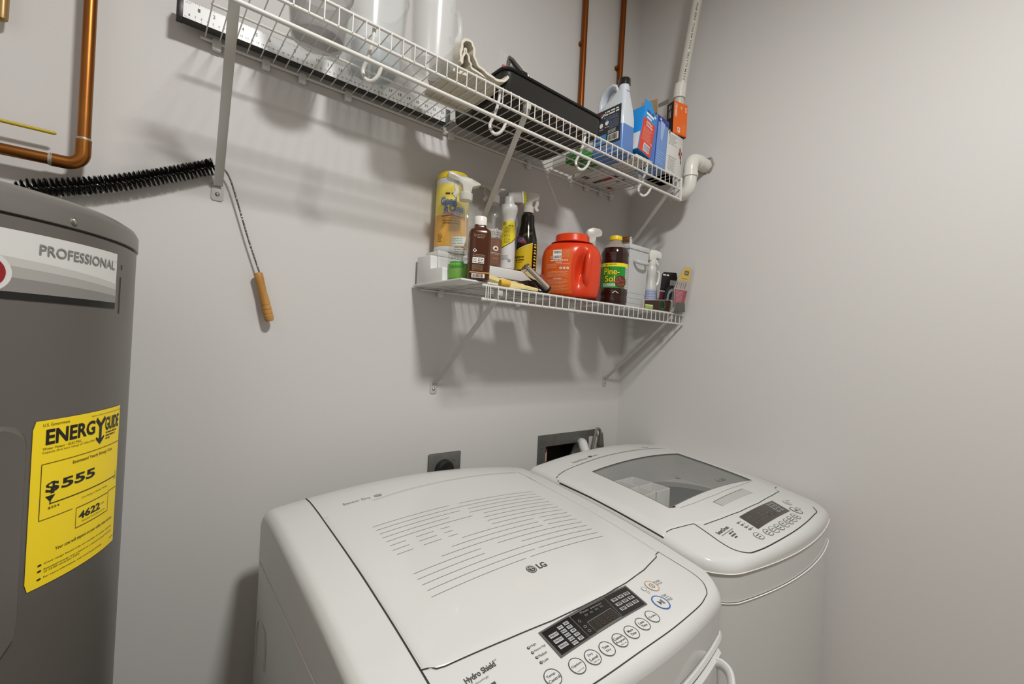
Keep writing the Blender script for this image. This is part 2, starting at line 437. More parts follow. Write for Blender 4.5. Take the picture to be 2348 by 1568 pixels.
b.build('energy_label', [M_yel, M_black, M_brownk], wh, label='yellow energy cost sticker reading 555 dollars')

# ------------------------------------------------------------------ copper pipes
cp = thing('copper_pipe', 'thick copper pipe with soldered elbow above the water heater', 'pipe', (-.092, -.035, 1.672))
px_, py_ = -.0905, -.035; zz_ = 1.679
def elb(c0, n=10):  # quarter bend from +z down to -x
    return [Vector((px_ - .022 + .022 * cos(t * pi / 2 / n), py_, zz_ + .022 - .022 * sin(t * pi / 2 / n))) for t in range(n + 1)]
MB().tube([(px_ - .006, py_, CEIL), (px_, py_, zz_ + .045)], .0095, 20).build('riser_pipe', M_copper, cp)
MB().tube([(px_, py_, zz_ + .047), (px_, py_, zz_ + .03)] + elb(0) + [(px_ - .035, py_, zz_), (px_ - .040, py_, zz_)], .0110, 20).build('elbow_fitting', M_copper, cp)
MB().tube([(px_ - .038, py_, zz_), (X0, py_, zz_ + .001)], .0095, 20).build('branch_pipe', M_copper, cp)
MB().tube([(px_, py_, zz_ + .045), (px_, py_, zz_ + .049)], [.0114, .0100], 20).build('solder_joint', M_solder, cp)
MB().tube([(px_ - .038, py_, zz_), (px_ - .043, py_, zz_)], [.0114, .0100], 20).build('solder_joint', M_solder, cp)
o = MB().tube([(-.1995, -.02, CEIL), (-.1985, -.02, 1.905), (-.1985, -.02, 1.897), (-.1985, -.02, 1.894)], [.008, .008, .0075, .004], 16).build('copper_stub', mat('brass_brown', 'a98a5c', 0.35, metal=0.6), None, at=(-.199, -.02, 1.9))
tag(o, 'pale brass pipe end at the top left edge of the photo', 'pipe')
o = MB().tube([(-.126, -.028, 1.727), (-.129, -.028, 1.727), (X0, -.03, 1.728)], [.0013, .003, .003], 10).build('yellow_rod', mat('rod_yellow', 'b7a01c', 0.4), None, at=(-.126, -.028, 1.727))
tag(o, 'thin yellow rod running level above the horizontal copper pipe', 'rod')
for lab, xt, xb in (('thin brown copper pipe on the back wall, left of the pair', 1.204, 1.2055), ('thin brown copper pipe on the back wall, nearer the corner', 1.4225, 1.414)):
    t = thing('copper_tube', lab, 'pipe', (xb, -.016, 1.6), 'thin copper pipes above the shelf')
    MB().tube([(xt, -.015, CEIL), (xb, -.015, 2.13)], .0105 , 16).build('tube', M_copperd, t)
    MB().box((xb - .014, -.016, 2.5), (xb + .014, -.0005, 2.512), r=.001).build('pipe_strap', M_copperd, t)

# ------------------------------------------------------------------ wire shelves
def wire_shelf(name, label, x0, x1, yf, z, lip, group, rod=None, mid=True, xf0=None, clips=(), step=.0254, hooks=(), x1f=None):
    t = thing(name, label, 'shelf', ((x0 + x1) / 2, -.01, z), group)
    xf0 = xf0 if xf0 is not None else x0; x1f = x1f or x1
    b = MB(); n = int((x1 - x0 - .01) / step)
    for k in range(n + 1):
        x = x0 + .008 + k * step
        fx = x + (xf0 - x0) * max(0, 1 - (x - x0) / .06) if xf0 > x0 else x
        b.tube([(x, -.006, z + .0035), (fx, yf + .004, z + .0035), (fx, yf - .0025, z + .002), (fx, yf - .0035, z - .002), (fx, yf - .0035, z - lip)], .00125, 6)
    b.build('deck_wires', M_wire, t)
    MB().tube([(x0, -.009, z), (x1, -.009, z)], .003, 10).build('wall_rail', M_wire, t)
    if mid: MB().tube([(x0 + .005, yf * .47, z), (x1, yf * .47, z)], .0026, 10).build('middle_rail', M_wire, t)
    def rail(zr, r, nm, yo=0):
        MB().tube([(xf0 - .008, yf + yo, zr), (xf0 - .006, yf + yo, zr), (xf0 + .008, yf + yo, zr), (x1f, yf + yo, zr)], [r * .6, r * 1.5, r * 1.05, r], 12).build(nm, M_wire, t)
    rail(z, .0031, 'front_rail'); rail(z - lip, .0031, 'lip_rail')
    if rod: rail(rod, .0042, 'hang_rod')
    for cx in clips:
        q = MB().box((cx - .008, -.014, z - .016), (cx + .008, -.001, z + .006), r=.002)
        q.box((cx - .005, -.004, z + .004), (cx + .005, -.001, z + .016), r=.001)
        q.lathe((cx, -.0145, z - .010), [(0, .001), (.003, 0)], 10, axis=Vector((0, -1, 0)).to_track_quat('Z', 'Y').to_matrix())
        q.build('wall_clip', M_whitep, t)
    for hx in hooks:
        yb = yf + .026
        path = spline([(hx, yf + .010, z + .004), (hx - .001, yf + .011, z - .02), (hx - .006, yf + .020, z - .055), (hx - .011, yb + .004, z - .078), (hx - .006, yb - .004, z - .097), (hx + .003, yb - .012, z - .099), (hx + .011, yb - .02, z - .088), (hx + .015, yb - .027, z - .068)], 6)
        MB().tube(path, [.0038] * (len(path) - 2) + [.003, .0016], 10).build('rod_hook', M_wire, t)
    return t
ZU = 2.0
us = wire_shelf('wire_shelf', 'long white wire shelf higher up, with a hang rod and four hooks', .072, 1.424, -.297, ZU, .036, 'white wire shelves', rod=ZU - .071,
                clips=(.101, .194, .270, .377, .677, .977, 1.266, 1.345, 1.410), hooks=(.329, .640, .942, 1.238))
MB().box((1.4215, -.3035, ZU - .077), (1.4265, -.291, ZU + .004), r=.002).box((1.4213, -.291, ZU - .06), (1.4266, -.272, ZU - .004), r=.002).build('end_bracket', M_whitep, us)
ZLW = 1.5405
ls = wire_shelf('wire_shelf', 'shorter white wire shelf lower down, crowded with cleaning bottles', .604, 1.548, -.254, ZLW, .034, 'white wire shelves', mid=False, xf0=.648, clips=(.668, .96, 1.25), x1f=1.556)
def bracket(label, xt, xb, yt, zt, zb, group='diagonal shelf brackets', w=.0085):
    t = thing('shelf_bracket', label, 'bracket', (xb, 0, zb), group)
    d = Vector((xb - xt, -.006 - yt, zb + .016 - zt)); nrm = Vector((1, 0, 0))
    q = MB(); A = Vector((xt, yt, zt)); B = Vector((xb, -.006, zb + .016))
    up = d.cross(nrm).normalized()
    prof = [(-w, .0035), (-w * .75, -.002), (-w * .3, -.0035), (w * .3, -.0035), (w * .75, -.002), (w, .0035), (w * .7, .003), (-w * .7, .003)]
    n = len(prof); vs = []
    for P_ in (A, A + d * .5, B): vs += [P_ + nrm * a + up * c for a, c in prof]
    fs = [(i * n + k, i * n + (k + 1) % n, (i + 1) * n + (k + 1) % n, (i + 1) * n + k) for i in range(2) for k in range(n)] + [tuple(range(n)), tuple(2 * n + k for k in range(n - 1, -1, -1))]
    q.add(vs, fs, 0); q.build('strut', M_brk, t, ang=60)
    poly = [(-w * 1.25, .02), (-w * 1.35, -.012), (-w * .9, -.0165), (w * .9, -.0165), (w * 1.35, -.012), (w * 1.25, .02)]
    MB().prism(poly, (xb, -.0005, zb), (1, 0, 0), (0, 0, 1), (0, -.0018, 0), r=.0005).build('foot_plate', M_brk, t)
    MB().lathe((xb, -.0024, zb - .003), [(0, .0028), (.002, .0024), (.0042, .0008), (.0046, 0)], 14, axis=Vector((0, -1, 0)).to_track_quat('Z', 'Y').to_matrix()).build('screw', M_steel, t)
    hx = Vector((xt, yt, zt))
    MB().box((xt - w * .9, yt - .006, zt - .004), (xt + w * .9, yt + .010, zt + .012), r=.002).build('hook_end', M_brk, t)
    return t
bracket('white shelf bracket at the left end of the upper shelf, brush hooked behind it', .098, .117, -.290, ZU - .012, 1.690)
bracket('white shelf bracket under the middle of the upper shelf, foot behind bottles', .722, .779, -.293, ZU - .012, 1.70)
bracket('white shelf bracket under the right end of the upper shelf by the corner', 1.404, 1.440, -.290, ZU - .012, 1.70)
bracket('white shelf bracket under the left end of the lower shelf', .700, .666, -.246, ZLW - .016, 1.262)
bracket('white shelf bracket under the right end of the lower shelf, in shade', 1.486, 1.434, -.246, ZLW - .016, 1.270)

# ------------------------------------------------------------------ bristle brush hung over the left bracket
br = thing('pipe_brush', 'long black bristle brush with twisted wire and wooden handle hung on bracket', 'brush', (.12, -.02, 1.735))
core = spline([(-.184, -.022, 1.6175), (-.168, -.022, 1.621), (-.061, -.022, 1.657), (.041, -.021, 1.705), (.106, -.0195, 1.740)], 10)
wire = spline([(.106, -.0195, 1.740), (.120, -.0185, 1.7415), (.135, -.017, 1.725), (.151, -.016, 1.681), (.176, -.0155, 1.603), (.203, -.0165, 1.527)], 10)
def twisted(path, mb, r=.0013, rr=.0009, pitch=.006):
    L = 0; prev = path[0]; out = [[], []]
    for i in range(len(path) - 1):
        a, c = path[i], path[i + 1]; m = max(1, int((c - a).length / .0012)); t = (c - a).normalized()
        A = t.cross(Vector((0, 1, 0))).normalized(); B = t.cross(A)
        for k in range(m):
            p_ = a + (c - a) * (k / m); L += (c - a).length / m; ph = 2 * pi * L / pitch
            for j in (0, 1): out[j].append(p_ + (A * cos(ph + pi * j) + B * sin(ph + pi * j)) * rr)
    for j in (0, 1): mb.tube(out[j], r, 6)
    return mb
b = twisted(core, MB()); b.build('core_wire', M_steel, br)
twisted(wire, MB()).build('wire_stem', mat('twisted_steel', '8f8d88', 0.35, metal=1.0), br)
b = MB(); rr = random.Random(5); L = 0.0
tot = sum((core[i + 1] - core[i]).length for i in range(len(core) - 1)); nb = 6200
cum = [0]
for i in range(len(core) - 1): cum.append(cum[-1] + (core[i + 1] - core[i]).length)
def on_core(s_):
    for i in range(len(core) - 1):
        if s_ <= cum[i + 1]:
            t = (s_ - cum[i]) / (cum[i + 1] - cum[i]); return core[i] + (core[i + 1] - core[i]) * t, (core[i + 1] - core[i]).normalized()
    return core[-1], (core[-1] - core[-2]).normalized()
for k in range(nb):
    s_ = tot * (k / nb); P_, t = on_core(s_); A = t.cross(Vector((0, 1, 0))).normalized(); B = t.cross(A)
    ph = 2 * pi * s_ / .0150 + pi * (k % 2) + rr.gauss(0, .28); R_ = .0158 * rr.uniform(.86, 1.05) * min(1, .35 + s_ / .04)
    d = A * cos(ph) + B * sin(ph) + t * rr.gauss(0, .06)
    e = P_ + d * R_; w = t.cross(d).normalized() * .00045; w2 = t * .00045
    b.add([P_ + w, P_ - w, e - w * .6, e + w * .6], [(0, 1, 2, 3)], 0, False)
    b.add([P_ + w2, P_ - w2, e - w2 * .6, e + w2 * .6], [(0, 1, 2, 3)], 0, False)
o = b.build('bristles', M_bristle, br, kind='stuff', nosmooth=True)
hd = Vector((.0275, -.003, -.104)).normalized(); hb = Vector((.199, -.017, 1.529)); axh = hd.to_track_quat('Z', 'Y').to_matrix()
MB().lathe(hb, [(.004, -.001), (.0085, .0), (.0092, .002), (.0088, .02), (.0085, .045), (.0096, .06), (.0096, .0715), (.0088, .0725), (.0088, .0735), (.0098, .0745), (.0100, .0815), (.0090, .0825), (.0090, .0835), (.0102, .0845), (.0102, .0915), (.0092, .0925), (.0092, .0935), (.0102, .0945), (.0098, .104), (.0075, .1085), (0, .1095)], 24, axis=axh).build('wooden_handle', M_wood, br, ang=25)

# ------------------------------------------------------------------ washer and dryer: shared shapes
PV = [.10, .13, .2, .3, .4, .5, .6, .66, .72, .78, .85, .95]
PZ = [1.038, 1.045, 1.047, 1.038, 1.029, 1.018, 1.003, .992, .980, .968, .953, .93]
PVS = [v / 100 for v in range(8, 98)]
def _raw(v): return interp(v, PV, PZ)
def edge_z(v): return sum(_raw(v + d) for d in (-.04, -.02, 0, .02, .04)) / 5
class Machine:
    def __init__(s, xc, hw, vb, vf0, bow, R, rf):
        s.xc, s.hw, s.vb, s.vf0, s.bow, s.R, s.rf = xc, hw, vb, vf0, bow, R, rf
    def vf(s, u):
        v = s.vf0 - s.bow * (u / s.hw) ** 2; a = abs(u) - (s.hw - s.R)
        if a > 0: v -= s.R - sqrt(max(0, s.R ** 2 - min(a, s.R) ** 2))
        return v
    def base(s, u, v): return edge_z(v) + .022 * (1 - (u / .3) ** 2)
    def z(s, u, v):
        def dr(d, r):
            d = max(0, d); return 0 if d >= r else r - sqrt(max(0, r * r - (r - d) ** 2))
        return s.base(u, v) - dr(s.hw - abs(u), .019) - dr(s.vf(u) - v, s.rf) - dr(v - s.vb, .02)
    def on(s, off=0.0):       # room (x, y) -> point on the top
        return lambda x, y: Vector((x, y, s.z(x - s.xc, -y) + off))
    def ulist(s, extra=()):
        h = s.hw; L = [-h, -h + .001, -h + .003, -h + .007, -h + .012, -h + .018, -h + .026, -h + .034]
        L += [-x for x in L]; L += [-h + .034 + k * (2 * h - .068) / 22 for k in range(1, 22)]
        L += [sg * (h - s.R + s.R * sin(k * pi / 28)) for k in range(14) for sg in (-1, 1)]
        L = [x for x in L if all(abs(x - e) > .006 for e in extra)] + list(extra)
        L = sorted(L); return [L[0]] + [x for a_, x in zip(L, L[1:]) if x - a_ > 2e-4]
    def vrow(s, u, k, rows):
        # rows: ('v', value) fixed depth, ('f', t) share of the way from .60 to the front edge
        t, q = rows[k]
        return q if t == 'v' else .60 + (s.vf(u) - .60) * q
    def rows(s, extra=()):
        b_ = [s.vb, s.vb + .001, s.vb + .003, s.vb + .007, s.vb + .013, s.vb + .02]
        L = b_ + [s.vb + .02 + k * (.60 - s.vb - .02) / 14 for k in range(1, 15)]
        L = [x for x in L if all(abs(x - e) > .006 for e in extra)] + list(extra)
        fr = [.12, .25, .38, .5, .6, .7, .78, .84, .88, .91, .935, .955, .97, .982, .991, .997, 1.0]
        return [('v', x) for x in sorted(L)] + [('f', t) for t in fr]
    def cover(s, name, m, parent, hole=None, zb=None):
        us_ = s.ulist(hole[:2] if hole else ()); rs = s.rows(hole[2:] if hole else ())
        b = MB(); pts = []
        for u in us_:
            for k in range(len(rs)):
                v = s.vrow(u, k, rs); pts.append(Vector((s.xc + u, -v, s.z(u, v))))
        nv = len(rs); fs = []
        for i in range(len(us_) - 1):
            for j in range(nv - 1):
                if hole and rs[j + 1][0] == 'v':
                    um = (us_[i] + us_[i + 1]) / 2; vm = (rs[j][1] + rs[j + 1][1]) / 2
                    if hole[0] < um < hole[1] and hole[2] < vm < hole[3]: continue
                fs.append((i * nv + j, i * nv + j + 1, (i + 1) * nv + j + 1, (i + 1) * nv + j))
        b.add(pts, fs)
        # skirt
        nu = len(us_)
        loop = [(i, nv - 1) for i in range(nu)] + [(nu - 1, j) for j in range(nv - 2, -1, -1)] + [(i, 0) for i in range(nu - 2, -1, -1)] + [(0, j) for j in range(1, nv - 1)]
        top = [pts[i * nv + j] for i, j in loop]; zb = zb or (lambda p: .95)
        bot = [Vector((p.x, p.y, min(p.z - .002, zb(p)))) for p in top]; n = len(top)
        b.add(top + bot, [(k, n + k, n + (k + 1) % n, (k + 1) % n) for k in range(n)])
        b.build(name, m, parent, ang=50)
        return bot
    def body(s, name, m, parent, ztop, inset=.0008, zbot=.03):
        us_ = s.ulist(); top = [(u, s.vf(u)) for u in us_] + [(s.hw, v) for v in (.55, .4, .25)] + [(u, s.vb) for u in us_[::-1]] + [(-s.hw, v) for v in (.25, .4, .55)]
        b = MB(); n = len(top)
        P = []
        for u, v in top:
            x = s.xc + u * (1 - inset / s.hw); y = -(s.vb + inset + (v - s.vb) * (1 - 2 * inset / (s.vf0 - s.vb)))
            P.append((x, y, ztop(-y)))
        Q = [(x, y, zbot) for x, y, z in P]
        b.add(P + Q, [(k, n + k, n + (k + 1) % n, (k + 1) % n) for k in range(n)] + [tuple(range(2 * n - 1, n - 1, -1)), tuple(range(n))])
        b.build(name, m, parent, ang=50)

def feet(mach, parent):
    for u in (-.28, .28):
        for v in (mach.vb + .05, mach.vf0 - .12):
            MB().lathe((mach.xc + u, -v, 0), [(.022, 0), (.024, .006), (.012, .012), (.012, .035)], 16).build('foot', M_black, parent)

# ------------------------------------------------------------------ dryer (front left)
DR = Machine(.552, .342, .125, .812, .050, .070, .022)
dr = thing('dryer', 'white clothes dryer nearest the viewer with black display and round buttons', 'dryer', (.552, -.46, 0))
dseam = lambda v: .932 - .04 * (v - .16)
DR.cover('top_cover', M_white, dr, zb=lambda p: dseam(-p.y))
DR.body('cabinet', M_white, dr, lambda v: dseam(v) - .003)
feet(DR, dr)
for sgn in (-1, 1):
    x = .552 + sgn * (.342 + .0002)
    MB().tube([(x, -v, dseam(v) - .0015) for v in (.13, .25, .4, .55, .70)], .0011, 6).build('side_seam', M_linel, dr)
# lid: a thin raised slab on the cover
def lid_mesh(mach, x0, x1, vb_, vfn, off, hole=None, nu=30, nv=30, edge=.0025):
    b = MB(); us_ = [x0 + (x1 - x0) * i / nu for i in range(nu + 1)]
    if hole: us_ = sorted([u for u in us_ if all(abs(u - e) > .006 for e in hole[:2])] + list(hole[:2]))
    vs0 = [k / nv for k in range(nv + 1)]
    pts = []; keep = []
    for x in us_:
        for t in vs0:
            vb2 = vb_(x) if callable(vb_) else vb_
            v = vb2 + (vfn(x) - vb2) * t
            e = min(x - x0, x1 - x, v - vb2, vfn(x) - v); o_ = off * min(1, max(0, e) / edge) if e < edge else off
            pts.append((x, v, o_))
    return us_, vs0, pts, b
LF_X = [.285, .2964, .3017, .312, .4783, .5972, .70, .8027, .8096, .826]
LF_V = [.669, .6727, .678, .681, .7005, .7010, .690, .6616, .6557, .650]
def lidslab(mach, name, m, parent, x0, x1, vb_, vfn, off, hole=None):
    nu, nv = 40, 40
    us_ = sorted([x0, x0 + .002, x1 - .002, x1] + [x0 + (x1 - x0) * i / nu for i in range(1, nu)])
    if hole: us_ = sorted([u for u in us_ if all(abs(u - e) > .005 for e in hole[:2])] + list(hole[:2]))
    vb2 = vb_ if callable(vb_) else (lambda x: vb_)
    ks = [0, .004] + [k / nv for k in range(1, nv)] + [.996, 1]
    b = MB(); pts = []; nvv = len(ks); V = []
    for x in us_:
        row = []
        a, c = vb2(x), vfn(x)
        for t in ks:
            v = a + (c - a) * t
            if hole:   # snap rows to the hole edges
                for hv in hole[2:]:
                    if abs(v - hv) < (c - a) / nv * .55: v = hv
            row.append(v)
        V.append(row)
        for j, v in enumerate(row):
            o_ = off if (0 < j < nvv - 1 and x0 < x < x1) else .0002
            pts.append(Vector((x, -v, mach.z(x - mach.xc, v) + o_)))
    fs = []
    for i in range(len(us_) - 1):
        for j in range(nvv - 1):
            xm = (us_[i] + us_[i + 1]) / 2; vm = (V[i][j] + V[i][j + 1] + V[i + 1][j] + V[i + 1][j + 1]) / 4
            if hole and hole[0] < xm < hole[1] and hole[2] < vm < hole[3]: continue
            fs.append((i * nvv + j, i * nvv + j + 1, (i + 1) * nvv + j + 1, (i + 1) * nvv + j))
    b.add(pts, fs); return b.build(name, m, parent, ang=40)
dlid = lidslab(DR, 'lid', M_white, dr, .288, .826, lambda x: interp(x, [.288, .342, .4746, .65, .826], [.262, .254, .2357, .222, .2145]), lambda x: interp(x, LF_X, LF_V), .0016)
g1 = DR.on(.0024); g0 = DR.on(.0008)
b = MB()
rr = random.Random(11)
for k in range(16):
    y = -.352 - k * (.2235 / 15); x0_, x1_ = .351 + .0006 * (k % 3), .751 - .0005 * k
    if k in (5, 6, 7): segs = [(x0_, x0_ + .03), (x0_ + .05, x0_ + .085), (x0_ + .10, x0_ + .12), (x0_ + .20, x1_)]
    elif k in (8, 9, 10): segs = [(x0_ + .12 - .03 * (k - 8), x1_ - .10), (x1_ - .085, x1_)]
    else: segs = [(x0_, x0_ + .17 + rr.uniform(-.05, .05)), (x0_ + .18 + rr.uniform(-.04, .05), x1_)]
    for a, c in segs: b.strip(g1, [(a, y), (c, y)], .0009, 0, step=.03)
b.build('printed_lines', M_gline, dlid)
def emblem(b, fn, cx, cy, r, mi, mw):
    b.disc(fn[0], cx, cy, r, r, mi, 36); b.ring(fn[1], cx, cy, r * .86, r * .86, r * .10, mw, 36)
    b.strip(fn[1], [(cx - r * .05, cy + r * .5), (cx - r * .05, cy - r * .35), (cx + r * .3, cy - r * .35)], r * .16, mw, step=r * .3)
    b.disc(fn[1], cx - r * .38, cy + r * .28, r * .13, r * .13, mw, 12)
    b.strip(fn[1], [(cx + r * .1, cy + r * .5), (cx + r * .55, cy + r * .05), (cx + r * .62, cy + r * .05)], r * .12, mw, step=r * .3)
g2 = DR.on(.0028)
b = MB(); emblem(b, (g1, g2), .5247, -.6025, .0092, 0, 1); b.text('LG', g1, .5385, .5575, -.6085, -.5960, 0, .03)
b.build('maker_logo', [M_grey, M_white], dlid)
b = MB(); b.text('Sensor Dry', g0, .3374, .3955, -.2390, -.2270, 0, .004); b.disc(g0, .412, -.2312, .0088, .0056, 0); b.ring(DR.on(.0012), .4085, -.2312, .003, .0025, .0008, 1, 12); b.ring(DR.on(.0012), .4155, -.2312, .003, .0025, .0008, 1, 12)
b.build('model_lettering', [M_gline, M_white], dr)
# seams
b = MB()
b.strip(g0, [(.2905, -.128), (.2885, -.22), (.2868, -.4046), (.2856, -.5306), (.2850, -.669), (.2848, -.74), (.2855, -.79)], .0022, 0, step=.012)
b.strip(DR.on(.0012), [(.285, -.6695), (.2964, -.6732), (.3017, -.6788), (.312, -.6818), (.40, -.6930), (.4783, -.7012), (.54, -.7030), (.5972, -.7017), (.66, -.696), (.73, -.6835), (.8027, -.6622), (.8080, -.6560), (.8279, -.6505)], .0016, 0, step=.012)
b.strip(g0, spline([(.8279, -.6505, 0), (.8318, -.69, 0), (.8335, -.7208, 0), (.8255, -.7456, 0), (.8022, -.7655, 0), (.7819, -.7735, 0), (.7365, -.7840, 0), (.6409, -.7950, 0), (.5408, -.7985, 0), (.4592, -.7975, 0), (.36, -.790, 0), (.2855, -.775, 0)], 8), .0013, 0, step=.01)
b.build('panel_seam', M_line, dr)
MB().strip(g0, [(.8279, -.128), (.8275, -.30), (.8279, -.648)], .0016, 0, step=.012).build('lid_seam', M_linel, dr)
# display
M_bez = mat('display_bezel', '5c5c5a', 0.35)
disp = MB().quad(DR.on(.0010), ((.4450, -.7525), (.6485, -.7460), (.6515, -.7000), (.4455, -.7070)), 0, 10).build('display', M_bez, dr)
g3 = DR.on(.0013); g4 = DR.on(.0017); g5 = DR.on(.0021)
b = MB(); b.quad(g3, ((.4490, -.7500), (.6450, -.7440), (.6478, -.7030), (.4490, -.7095)), 0, 10)
b.strip(g4, [(.5057, -.7087), (.5879, -.7065), (.5825, -.7464), (.5048, -.7500)], .0006, 1, closed=True); b.strip(g4, [(.5225, -.7290), (.5792, -.7260), (.5803, -.7454), (.5218, -.7475)], .0006, 1, closed=True)
b.quad(g4, ((.5228, -.7472), (.5798, -.7450), (.5788, -.7266), (.5232, -.7293)), 3, 4)
b.text('88:88', g5, .530, .572, -.7440, -.7310, 4, .01); b.text('Flow sensor', g4, .526, .574, -.7135, -.7100, 1)
for k in range(4): b.rect(g4, .528 + k * .012, .536 + k * .012, -.7205 + k * .0004, -.7165 + k * .0004, 5); b.text('Dry', g5, .5295 + k * .012, .5345 + k * .012, -.7198 + k * .0004, -.7172 + k * .0004, 1)
b.ring(g4, .5135, -.722, .003, .003, .0006, 1, 4); b.ring(g4, .5135, -.733, .003, .002, .0006, 1, 12); b.ring(g4, .5135, -.741, .0032, .0024, .0006, 1, 5)
names = (('Signal', 'Damp Dry', 'Wrinkle Care'),)
for k, t in enumerate(names[0]):
    y = -.7215 - k * .0094; b.rect(g4, .4535, .4695, y - .003, y + .003, 2); b.text(t, g5, .455, .468, y - .0016, y + .0016, 0)
for k, t in enumerate(('Very', 'More', 'Normal', 'Less', 'Damp')):
    y = -.7165 - k * .0072; b.rect(g4, .4745, .4840, y - .0026, y + .0026, 2); b.text(t, g5, .4755, .483, y - .0014, y + .0014, 0)
for k, t in enumerate(('60', '50', '40', '30', '20')):
    y = -.7150 - k * .0072; b.rect(g4, .4875, .4970, y - .0026, y + .0026, 2); b.text(t, g5, .4895, .495, y - .0014, y + .0014, 0)
for i in range(3):
    for k, t in enumerate((('Cotton', 'Normal', 'Heavy'), ('Perm', 'Delicates', 'Wool'), ('Speed', 'Freshen', 'Rack'))[i]):
        x = .5945 + i * .0165 - k * .001; y = -.7165 - k * .0094 + i * .0006; b.rect(g4, x, x + .0135, y - .0028, y + .0028, 2); b.scrawl(g5, x + .002, x + .012, y + .0009, .0012, 0, i * 7 + k); b.scrawl(g5, x + .003, x + .011, y - .0010, .0012, 0, i * 9 + k)
b.build('display_print', [M_blackgl, M_gline, M_key, mat('display_dark', '2d2823', 0.15), mat('display_digits', '3a322c', 0.4), mat('display_box', '3a3937', 0.3)], disp)
def button(mach, parent, x, y, r, lines, ring=None, w=.0011, name='button', small=None, mk=None):
    a = mach.on(.0008); c = mach.on(.0012); b = MB()
    b.disc(a, x, y, r, r * .98, 1); b.ring(c, x, y, r, r * .98, w, 0, 40)
    n = len(lines)
    for i, t in enumerate(lines):
        h = r * .34; yy = y + (n - 1) * r * .25 - i * r * .50 + (r * .10 if small else 0); ww = min(r * 1.56, len(t) * r * .25)
        
        if t == '~': b.scrawl(c, x - r * .5, x + r * .5, yy, h * .55, 2, int(x * 9999) + i)
        else: b.text(t, c, x - ww / 2, x + ww / 2, yy - h / 2, yy + h / 2, 2, .012)
    if small: b.text(small, c, x - r * .5, x + r * .5, y - r * .62, y - r * .48, 2)
    if mk: mk(b, c, x, y, r)
    return b.build(name, [ring or M_grey, M_white, M_grey], parent)
for t, x, y, sm_ in ((('Temp.', 'Control'), .4164, -.7665, None), (('Option',), .4555, -.7715, 'Signal On/Off'), (('Dry', 'Level'), .484, -.773, 'Child Lock'), (('Time', 'Dry'), .5127, -.7738, None), (('Custom', 'Program'), .5418, -.7732, 'Hold 3 sec'), (('More', 'Time'), .5708, -.7719, None), (('Less', 'Time'), .6012, -.7696, None), (('Cycles',), .6309, -.7665, None)):
    button(DR, dr, x, y, .0118, t, small=sm_)
def play(b, c, x, y, r):
    b.flat([(x - r * .35, y + r * .3), (x - r * .35, y - r * .3), (x + r * .1, y)], [(0, 1, 2)], c, 2)
    for k in (.18, .36): b.strip(c, [(x + r * k, y - r * .3), (x + r * k, y + r * .3)], r * .1, 2, step=r)
def power(b, c, x, y, r):
    b.ring(c, x, y, r * .42, r * .42, r * .07, 2, 20); b.strip(c, [(x, y - r * .2), (x, y + r * .2)], r * .09, 2, step=r)
button(DR, dr, .6765, -.7523, .0155, (), M_blue_ring, .0020, 'start_button', mk=play)
button(DR, dr, .7005, -.7194, .0128, (), M_orange_ring, .0013, 'power_button', mk=power)
button(DR, dr, .6775, -.7191, .0050, (), M_gline, .0006, 'child_lock_mark')
b = MB()
b.text('Hydro Shield', g0, .3215, .3660, -.7185, -.7080, 0, .022); b.text('TM', g0, .3665, .3705, -.7100, -.7080, 0)
b.text('Technology', g0, .3225, .3500, -.7235, -.7200, 1); b.scrawl(g0, .3225, .352, -.7330, .0035, 0, 5)
b.build('technology_lettering', [M_grey, M_gline], dr); b = MB()
for t, y, u1 in (('High', -.7183, .4300), ('Medium High', -.7265, .4400), ('Medium', -.7350, .4340), ('Low', -.7433, .4290)):
    b.disc(g0, .4178, y, .0021, .0021, 0); b.disc(DR.on(.0012), .4178, y, .0008, .0008, 2); b.text(t, g0, .4215, u1 + .001, y - .0019, y + .0019, 0)
b.build('heat_legend', [M_grey, M_gline, M_white], dr); b = MB()
b.text('POWER', g0, .7145, .7315, -.7165, -.7125, 0); b.text('AUTO OFF', g0, .7145, .7310, -.7215, -.7183, 0)
b.build('power_caption', [M_grey], dr); b = MB()
b.text('START', g0, .6935, .7065, -.7460, -.7415, 0); b.strip(g0, [(.6935, -.7485), (.7085, -.748)], .0005, 0); b.text('PAUSE', g0, .6950, .7080, -.7555, -.7510, 0)
b.build('start_caption', [M_grey], dr); b = MB()
b.scrawl(g0, .596, .640, -.6974, .0014, 1, 15); b.build('small_print', [M_grey, M_gline], dr); b = MB(); b.text('Child', g0, .6745, .6815, -.7275, -.7250, 1); b.text('Lock', g0, .6750, .6812, -.7305, -.7282, 1)
b.build('lock_caption', [M_grey, M_gline], dr)
